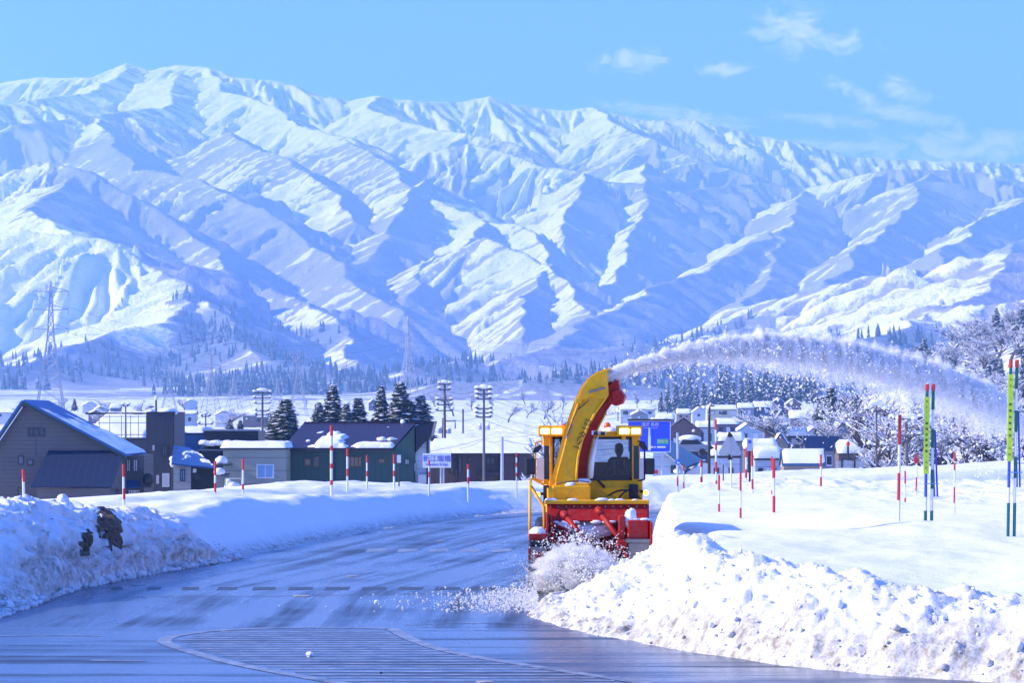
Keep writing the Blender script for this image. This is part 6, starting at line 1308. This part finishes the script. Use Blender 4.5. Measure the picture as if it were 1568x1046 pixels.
def stair_house():
    D = 150.0; T = empty('stair_house', (wx(1040, D), D, GZ), 'pale blue house with long grey green sloping roof right of the plow', 'house'); A = lambda px, py, d: Vector((wx(px, d), d, wz(py, d)))
    part('wall', wallmat('powder_blue_wall', (0.36, 0.45, 0.56), 0.5), T, lambda b: b.prism([(wx(1000, D), D, GZ), (wx(1048, D), D, GZ), A(1048, 718, D), A(1016, 694, D), A(1000, 694, D)], (0, 8, 0)))
    part('roof', tr_['green'], T, lambda b: b.prism([A(1015, 692, D - .4), A(1049, 719, D - .4), A(1076, 708, D + 6), A(1028, 678, D + 6)], (0, 0, 0.12)))
    part('verge', paint('cream_trim', (0.55, 0.55, 0.47), 0.5), T, lambda b: (b.prism([A(1015, 690, D - .45), A(1049, 717, D - .45), A(1049, 720, D - .45), A(1015, 693, D - .45)], (0, .08, 0)), b.prism([A(1028, 676, D + 5.9), A(1076, 706, D + 5.9), A(1076, 708.5, D + 5.9), A(1028, 678.5, D + 5.9)], (0, .08, 0))))
    part('side_wall', wallmat('white_plaster', (0.5, 0.51, 0.54), 0.0), T, lambda b: b.prism([(wx(1048, D), D + .5, GZ), (wx(1092, D), D + .5, GZ), A(1092, 712, D + .5), A(1076, 710, D + .5), A(1050, 724, D + .5)], (0, 6, 0)))
    window(T, 1027, 1034, 713, 725, D, FRAME_D, PANE, 0); part('snow', M_ROOFSNOW, T, lambda b: b.ball(A(1036, 722, D - 1), (0.2, 0.3, 0.12), 10, 6, .1), True)
stair_house()
def parked_car(label, px, yr, D, col, snow=True):
    """small car under snow: body, cabin, windows, wheels"""
    c = P(px, yr, D); z0 = c.z - 1.45; T = empty('parked_car', (c.x, D, z0), label, 'car', 'snow covered parked cars'); m = paint('car_' + label[:6], col, 0.3, 0, .1, 3, .4)
    prof = [(-1.75, .35), (-1.75, .8), (-1.0, .92), (-.65, 1.42), (.75, 1.45), (1.25, .95), (1.75, .85), (1.78, .35)]
    part('body', m, T, lambda b: b.prism([(c.x + x, D, z0 + z) for x, z in prof], (0, 1.5, 0)), bevel=0.08)
    part('side_window', DARKGLASS, T, lambda b: b.prism([(c.x + x, D - .012, z0 + z) for x, z in ((-.85, .95), (-.58, 1.34), (.68, 1.36), (1.05, .97))], (0, .02, 0)))
    for x in (-1.1, 1.1): part('wheel', BLACK, T, lambda b: b.tube([(c.x + x, D - .03, z0 + .3), (c.x + x, D + 1.53, z0 + .3)], .3, 14))
    part('snow_cover', M_ROOFSNOW, T, lambda b: b.ball((c.x + .05, D + .75, z0 + 1.45), (1.0, .85, .33), 14, 8, .06, 3), True)
parked_car('car under a thick dome of snow before the brown gabled house', 1056, 672, 245, (.25, .27, .3)); parked_car('dark car under snow beside the low dark house', 1030, 690, 235, (.05, .05, .06))
# foothill hamlet, far
rn = random.Random(9)
for i in range(26):
    px = [1010, 1400][i % 2] + rn.uniform(-60, 230) if i < 14 else rn.uniform(120, 760); D = rn.uniform(750, 1500); zg = float(plain(wx(px, D), D)); y = 640 - (zg + 2.2 - H) / D * F; w = rn.uniform(30, 46) * 300 / D * 2.0
    cn = ['white', 'grey', 'paleblue', 'brown', 'mauve'][i % 5]; rd = 'xy'[(i // 5) % 2]
    town_house('tiny far %s house with %s snow roof on the plain %s' % (cn.replace('paleblue', 'pale blue'), {'x': 'long', 'y': 'gabled'}[rd], 'around the town' if i < 14 else 'beyond the left houses'), px - w / 2, px + w / 2, y - 5, y - 9 - 3 * rn.random(), y + 8, D, tw[cn], tr_['dark'], rd, .6, 1)

# ------------------------------------------------------------------ thrown snow
M_FLAKE = NT('flying_snow'); _d = M_FLAKE.N.new('ShaderNodeBsdfDiffuse'); _t = M_FLAKE.N.new('ShaderNodeBsdfTranslucent'); _m = M_FLAKE.N.new('ShaderNodeMixShader')
_d.inputs[0].default_value = (.95, .94, .92, 1); _t.inputs[0].default_value = (.95, .94, .92, 1); _m.inputs[0].default_value = .5
M_FLAKE.L.new(_d.outputs[0], _m.inputs[1]); M_FLAKE.L.new(_t.outputs[0], _m.inputs[2]); M_FLAKE.L.new(_m.outputs[0], M_FLAKE.out.inputs['Surface']); M_FLAKE = M_FLAKE.m
OCT = np.array([(1, 0, 0), (-1, 0, 0), (0, 1, 0), (0, -1, 0), (0, 0, 1), (0, 0, -1)], float); OCTF = np.array([(0, 2, 4), (2, 1, 4), (1, 3, 4), (3, 0, 4), (2, 0, 5), (1, 2, 5), (3, 1, 5), (0, 3, 5)])
def dust(pos, rad, seed):
    rng = np.random.default_rng(seed); m = len(pos); v = np.array([(1, 1, 1), (1, -1, -1), (-1, 1, -1), (-1, -1, 1)], float)[None] * rad[:, None, None] * rng.uniform(.5, 1.3, (m, 4, 3)); f = np.array([(0, 1, 2), (0, 3, 1), (0, 2, 3), (1, 3, 2)])
    return (v + pos[:, None]).reshape(-1, 3), (f[None] + (np.arange(m) * 4)[:, None, None]).reshape(-1, 3)
def powder(name, pos, rad, label, cat, seed):
    co, q = dust(pos, rad, seed); o = link_mesh(name, raw_mesh(name, co, q, M_FLAKE, False)); tag(o, label, cat, None, 'stuff'); return o
def flakes(name, pos, rad, label, cat, seed):
    rng = np.random.default_rng(seed); m = len(pos); sc = rad[:, None] * rng.uniform(.6, 1.4, (m, 3)); v = OCT[None] * sc[:, None]; a = rng.uniform(0, 6.28, m); b = rng.uniform(-1, 1, m)
    x = v[..., 0] * np.cos(a)[:, None] - v[..., 1] * np.sin(a)[:, None]; y = v[..., 0] * np.sin(a)[:, None] + v[..., 1] * np.cos(a)[:, None]; z = v[..., 2] + x * b[:, None] * .5
    co = np.stack([x, y, z], -1) + pos[:, None]; q = (OCTF[None] + (np.arange(m) * 6)[:, None, None]).reshape(-1, 3)
    o = link_mesh(name, raw_mesh(name, co.reshape(-1, 3), q, M_FLAKE, False)); tag(o, label, cat, None, 'stuff'); return o
def powder_air(name, density):
    m = bpy.data.materials.new(name); m.use_nodes = True; N = m.node_tree.nodes; N.clear(); out = N.new('ShaderNodeOutputMaterial'); v = N.new('ShaderNodeVolumePrincipled'); v.inputs['Color'].default_value = (.995, .995, .995, 1); v.inputs['Density'].default_value = density; m.node_tree.links.new(v.outputs[0], out.inputs['Volume']); return m
ARC = [(928, 576, 57.75), (960, 564, 58.1), (1000, 552, 58.7), (1050, 540, 59.4), (1110, 532, 60.3), (1170, 530, 61.2), (1240, 536, 62.3), (1310, 548, 63.4), (1370, 563, 64.3), (1430, 580, 65.2), (1480, 597, 66), (1520, 614, 66.6), (1550, 634, 67.2), (1572, 660, 67.8)]
ARCW = np.array([tuple(P(*p)) for p in ARC]); ARCS = np.concatenate([[0], np.cumsum(np.linalg.norm(np.diff(ARCW, axis=0), axis=1))])
def on_arc(t):
    s = t * ARCS[-1]; return np.stack([np.interp(s, ARCS, ARCW[:, i]) for i in range(3)], -1)
def plume():
    rng = np.random.default_rng(2)
    # the packed stream: a ragged tube that thins out along the throw
    n, k = 420, 22; t = np.linspace(0, .99, n); c = on_arc(t); an = np.arange(k) / k * 2 * math.pi; T_, A_ = np.meshgrid(t, an, indexing='ij')
    r0 = (0.09 + 0.13 * sstep(0, .5, T_) + .12 * T_) * sstep(1.0, .86, T_) + .02; ca = np.cos(A_); sa = np.sin(A_)
    rr = r0 * (1 + .9 * (billow(T_ * 38, ca * 1.2 + 3, 4, 5, .6) - .35) + .8 * (billow(T_ * 38 + 9, sa * 1.2, 4, 6, .6) - .35)) + .02 * fbm(T_ * 160, A_ * 2, 2, 9)
    Xc = c[:, 0][:, None] + 0 * rr; Yc = c[:, 1][:, None] + rr * 1.1 * ca; Zc = c[:, 2][:, None] + rr * sa + .05 * fbm(T_ * 14, 0 * T_, 3, 3)
    i = np.arange(n * k).reshape(n, k); q = np.stack([i[:-1], np.roll(i, -1, 1)[:-1], np.roll(i, -1, 1)[1:], i[1:]], -1).reshape(-1, 4)
    o = link_mesh('snow_stream', raw_mesh('snow_stream', np.stack([Xc, Yc, Zc], -1).reshape(-1, 3), q, powder_air('packed_powder', 16.0), True)); tag(o, 'dense white core of the snow arc leaving the chute', 'snow plume', None, 'stuff')
    rs = rr * (1.35 + .7 * T_) + .03 * T_; Ys = c[:, 1][:, None] + rs * 1.1 * ca; Zs = c[:, 2][:, None] + rs * sa * .9 - (.05 + .22 * T_) * rs
    o = link_mesh('snow_mist', raw_mesh('snow_mist', np.stack([Xc, Ys, Zs], -1).reshape(-1, 3), q, powder_air('thin_powder', 1.1), True)); tag(o, 'soft veil of powder spreading around the thrown arc', 'snow plume', None, 'stuff')
    n = 2600; t = rng.beta(1.2, 1.0, n); c = on_arc(t); wdt = 0.07 + 0.20 * t ** 0.9; g = rng.normal(0, 1, (n, 3))
    c[:, 0] += g[:, 0] * .1; c[:, 1] += g[:, 1] * wdt * .8
    c[:, 2] += g[:, 2] * wdt * .62 - wdt * .05 + .04 * np.sin(t * 61) - (rng.random(n) < .16) * rng.exponential(.30, n) * (0.2 + t)
    flakes('snow_plume', c, np.clip(rng.lognormal(-4.0, .5, n), .006, .06), 'arc of snow thrown from the chute to the right', 'snow plume', 1)
    n2 = 26000; t = rng.beta(1.15, 1.0, n2); c2 = on_arc(t); wdt = 0.08 + 0.24 * t ** 0.9; g = rng.normal(0, 1, (n2, 3)); c2[:, 0] += g[:, 0] * .1; c2[:, 1] += g[:, 1] * wdt; c2[:, 2] += g[:, 2] * wdt * .6 - wdt * .05 - (rng.random(n2) < .2) * rng.exponential(.3, n2) * (.2 + t)
    powder('snow_powder', c2, np.clip(rng.lognormal(-4.75, .35, n2), .004, .016), 'fine powder drifting around the thrown arc of snow', 'snow plume', 8)
    m = 5500; t = rng.beta(2.1, 1.3, m); c = on_arc(t); c[:, 0] += rng.normal(0, .45, m); c[:, 1] += rng.normal(0, .7, m); c[:, 2] -= rng.exponential(0.75, m) * (0.3 + 0.9 * t); c[:, 2] += rng.normal(0.05, .14, m)
    ok = c[:, 2] > 1.25; c = c[ok]; rad = np.clip(rng.lognormal(-4.2, .45, len(c)), .006, .04)
    flakes('falling_snow', c, rad, 'loose flakes and crumbs of snow falling from the thrown arc', 'falling snow', 4)
plume()
def spray():
    rng = np.random.default_rng(6); n = 4200
    x = rng.normal(wx(880, 55.6), .42, n); y = rng.uniform(54.2, 56.3, n); z = np.abs(rng.normal(0, .42, n)) + .05 + .25 * np.exp(-((x - 1.3) / .5) ** 2)
    fz = right_height(x, y, False)[0]; z = np.maximum(z, fz + rng.uniform(-.02, .1, n)); ok = (x > wx(806, 55)) & (x < wx(968, 55)) & (z < 1.35)
    a = np.stack([x, y, z], -1)[ok]
    m = 2600; x2 = wx(822, 53) - rng.exponential(.55, m); y2 = rng.uniform(49.5, 55, m); z2 = np.abs(rng.normal(0, .1, m)) * np.exp(-(0.4 - x2) * .35) + .01; b2 = np.stack([x2, y2, z2], -1)
    c = np.concatenate([a, b2]); flakes('snow_spray', c, np.clip(rng.lognormal(-4.4, .5, len(c)), .004, .03), 'spray of snow crumbs bursting around the auger head', 'snow spray', 3)
spray()
def spray_powder():
    rng = np.random.default_rng(16); n = 15000; u = rng.normal(0, 1, (n, 3)); p = np.stack([wx(882, 55.4) + u[:, 0] * .42 + .08 * np.sin(u[:, 2] * 5), 55.3 + u[:, 1] * .4, .32 + u[:, 2] * .27 + .1 * np.sin(u[:, 0] * 4)], -1); fz = right_height(p[:, 0], p[:, 1], False)[0]; p = p[(p[:, 2] > np.maximum(fz, 0) - .02) & (p[:, 2] < 1.3) & (p[:, 0] < wx(965, 55.4))]
    powder('snow_powder', p, np.clip(rng.lognormal(-4.9, .35, len(p)), .0035, .013), 'fine white powder boiling in front of the red auger head', 'snow spray', 9)
    air = powder_air('loose_powder', 9.0)
    bm = bmesh.new(); bmesh.ops.create_icosphere(bm, subdivisions=4, radius=1); V = np.array([v.co[:] for v in bm.verts]); Fi = np.array([[q.index for q in f.verts] for f in bm.faces]); bm.free()
    k = 1 + .9 * (billow(V[:, 0] * 2.2 + V[:, 2], V[:, 1] * 2.2 + V[:, 2] * 1.7, 4, 3, .6) - .25) + .25 * fbm(V[:, 2] * 3, V[:, 0] * 3, 3, 8)
    co = V * k[:, None] * np.array([.78, .42, .44]) + np.array([wx(888, 55.1), 55.1, .40]); o = link_mesh('snow_powder', raw_mesh('snow_powder', co, Fi, air, True)); tag(o, 'soft white cloud of powder at the foot of the plow', 'snow spray', None, 'stuff')
spray_powder()

# ------------------------------------------------------------------ road markings, chunks, soil
M_LINE = NT('worn_road_paint')
_w = M_LINE.noise(3, 6, .7); M_LINE.set(color=M_LINE.mix(M_LINE.ramp(_w, [(.38, 0), (.7, 1)]), (.10, .12, .16), (.40, .42, .48)), rough=.4); M_LINE = M_LINE.m
M_DARK = NT('bare_dark_asphalt'); M_DARK.set(color=M_DARK.mix(M_DARK.noise(14, 5, .7), (.02, .024, .032), (.09, .11, .15)), rough=.5, spec=.3); M_DARK = M_DARK.m
def rp(px, py): Yd = H * F / ((py - 640) * 1.0); return Vector((wx(px, Yd), Yd, 0))
def marking(name, pts, z=0.004, mat=None, wob=0): 
    b = MB(); b.add([(p.x, p.y, z) for p in pts], [tuple(range(len(pts)))]); return b.build(name, mat or M_LINE, ROAD)
# hatched island in front: curved borders and narrow bars
def stripe_line(name, pix, w, z=0.006):
    c = [rp(*p) for p in pix]; cc, _ = resample([(p.x, p.y) for p in c], .4); nn = curve_normals(cc); b = MB(); k = len(cc)
    b.add([(*(cc[i] + nn[i] * w), z) for i in range(k)] + [(*(cc[i] - nn[i] * w), z) for i in range(k)], [(i, i + 1, k + i + 1, k + i) for i in range(k - 1)]); return b.build(name, M_LINE, ROAD)
EL = [(600, 963), (480, 961), (360, 964), (285, 971), (252, 982), (300, 1000), (370, 1018), (470, 1037), (560, 1052), (700, 1080)]
ER = [(600, 963), (640, 983), (700, 1000), (790, 1016), (900, 1033), (1000, 1048), (1100, 1066)]
stripe_line('island_border', EL, .11); stripe_line('island_border', ER, .11)
lx = lambda Y, L: np.interp(-Y, [-rp(*p).y for p in L], [rp(*p).x for p in L])
Yt = rp(600, 966).y; yy = Yt - .25; LB = EL[4:]; LT = EL[:5][::-1]
while yy > 31:
    x0 = float(lx(yy, LB)) if yy < rp(252, 982).y else float(np.interp(yy, [rp(*p).y for p in EL[4:1:-1]], [rp(*p).x for p in EL[4:1:-1]])); x1 = float(lx(yy, ER))
    if x1 - x0 > .5: marking('hatch_bar', [Vector((x0 + .2, yy, 0)), Vector((x1 - .2, yy, 0)), Vector((x1 - .2, yy + .17, 0)), Vector((x0 + .2, yy + .17, 0))], .004)
    yy -= .42
# crossing: dark bare asphalt between faded bars
for i, px in enumerate(range(180, 830, 56)):
    f = min(1, .45 + i * .12); marking('dark_gap', [rp(px - 19 * f, 904), rp(px + 19 * f, 903), rp(px + 21 * f, 898 + 1), rp(px - 16 * f, 899)], .004, M_DARK)
for px in range(575, 800, 48): marking('crossing_bar', [rp(px - 15, 846), rp(px + 15, 845), rp(px + 17, 840), rp(px - 12, 841)], .004)
stripe_line('stop_line', [(180, 914), (400, 913), (600, 910), (760, 909)], .05); stripe_line('edge_line', [(690, 832), (760, 831.5), (812, 831)], .06)
stripe_line('edge_line', [(0, 974), (110, 973), (165, 974)], .05); stripe_line('lane_line', [(140, 1011), (200, 1012), (262, 1013)], .10)
stripe_line('edge_line', [(620, 957), (760, 954), (900, 962), (980, 972)], .04)
SLUSH = paint('dirty_slush', (.42, .40, .37), .5, 0, .35, 9)
# snow lumps lying on the road
for label, px, py, r in [('rounded lump of snow on the road by the left bank', 155, 893, .10), ('small snow lump on the striped island, left of its middle', 475, 1005, .055), ('small dirty snow lump on the wet road left of the plow', 577, 924, .05), ('flat smear of snow on the road near the left bank', 212, 896, .13),
        ('flat crust of snow beside the left bank, beyond the round lump', 205, 878, .14), ('flat brown slush patch on the road at centre left', 462, 913, .13), ('slush patch on the road beyond the crossing', 540, 883, .11), ('dark pebble on the striped island', 584, 1031, .02), ('slush patch far up the road', 675, 829, .1), ('slush smear at the bottom of the striped island', 743, 1044, .09)]:
    c = rp(px, py); o = empty('snow_lump', c, label, 'snow lump', 'snow lumps on the road'); flat = 'flat' in label or 'slush' in label; mt = BLACK if 'pebble' in label else (SLUSH if flat else M_SNOW); r = r * (.6 if flat else 1)
    part('lump', mt, o, lambda b: b.ball(c + Vector((0, 0, r * (.1 if flat else .55))), (r * (2.2 if flat else 1), r * (1.6 if flat else .9), r * (.22 if flat else .75)), 12, 8, .18, int(px)), False)
o = MB(); o.ball(P(96, 768, 60), (.13, .13, .15), 12, 8, .15, 3); o.ball(P(100, 779, 60), (.2, .2, .17), 12, 8, .15, 4); o = o.build('snow_lump', M_SNOW, None, True); tag(o, 'upright knob of snow on top of the left bank', 'snow lump', 'snow lumps on the road')
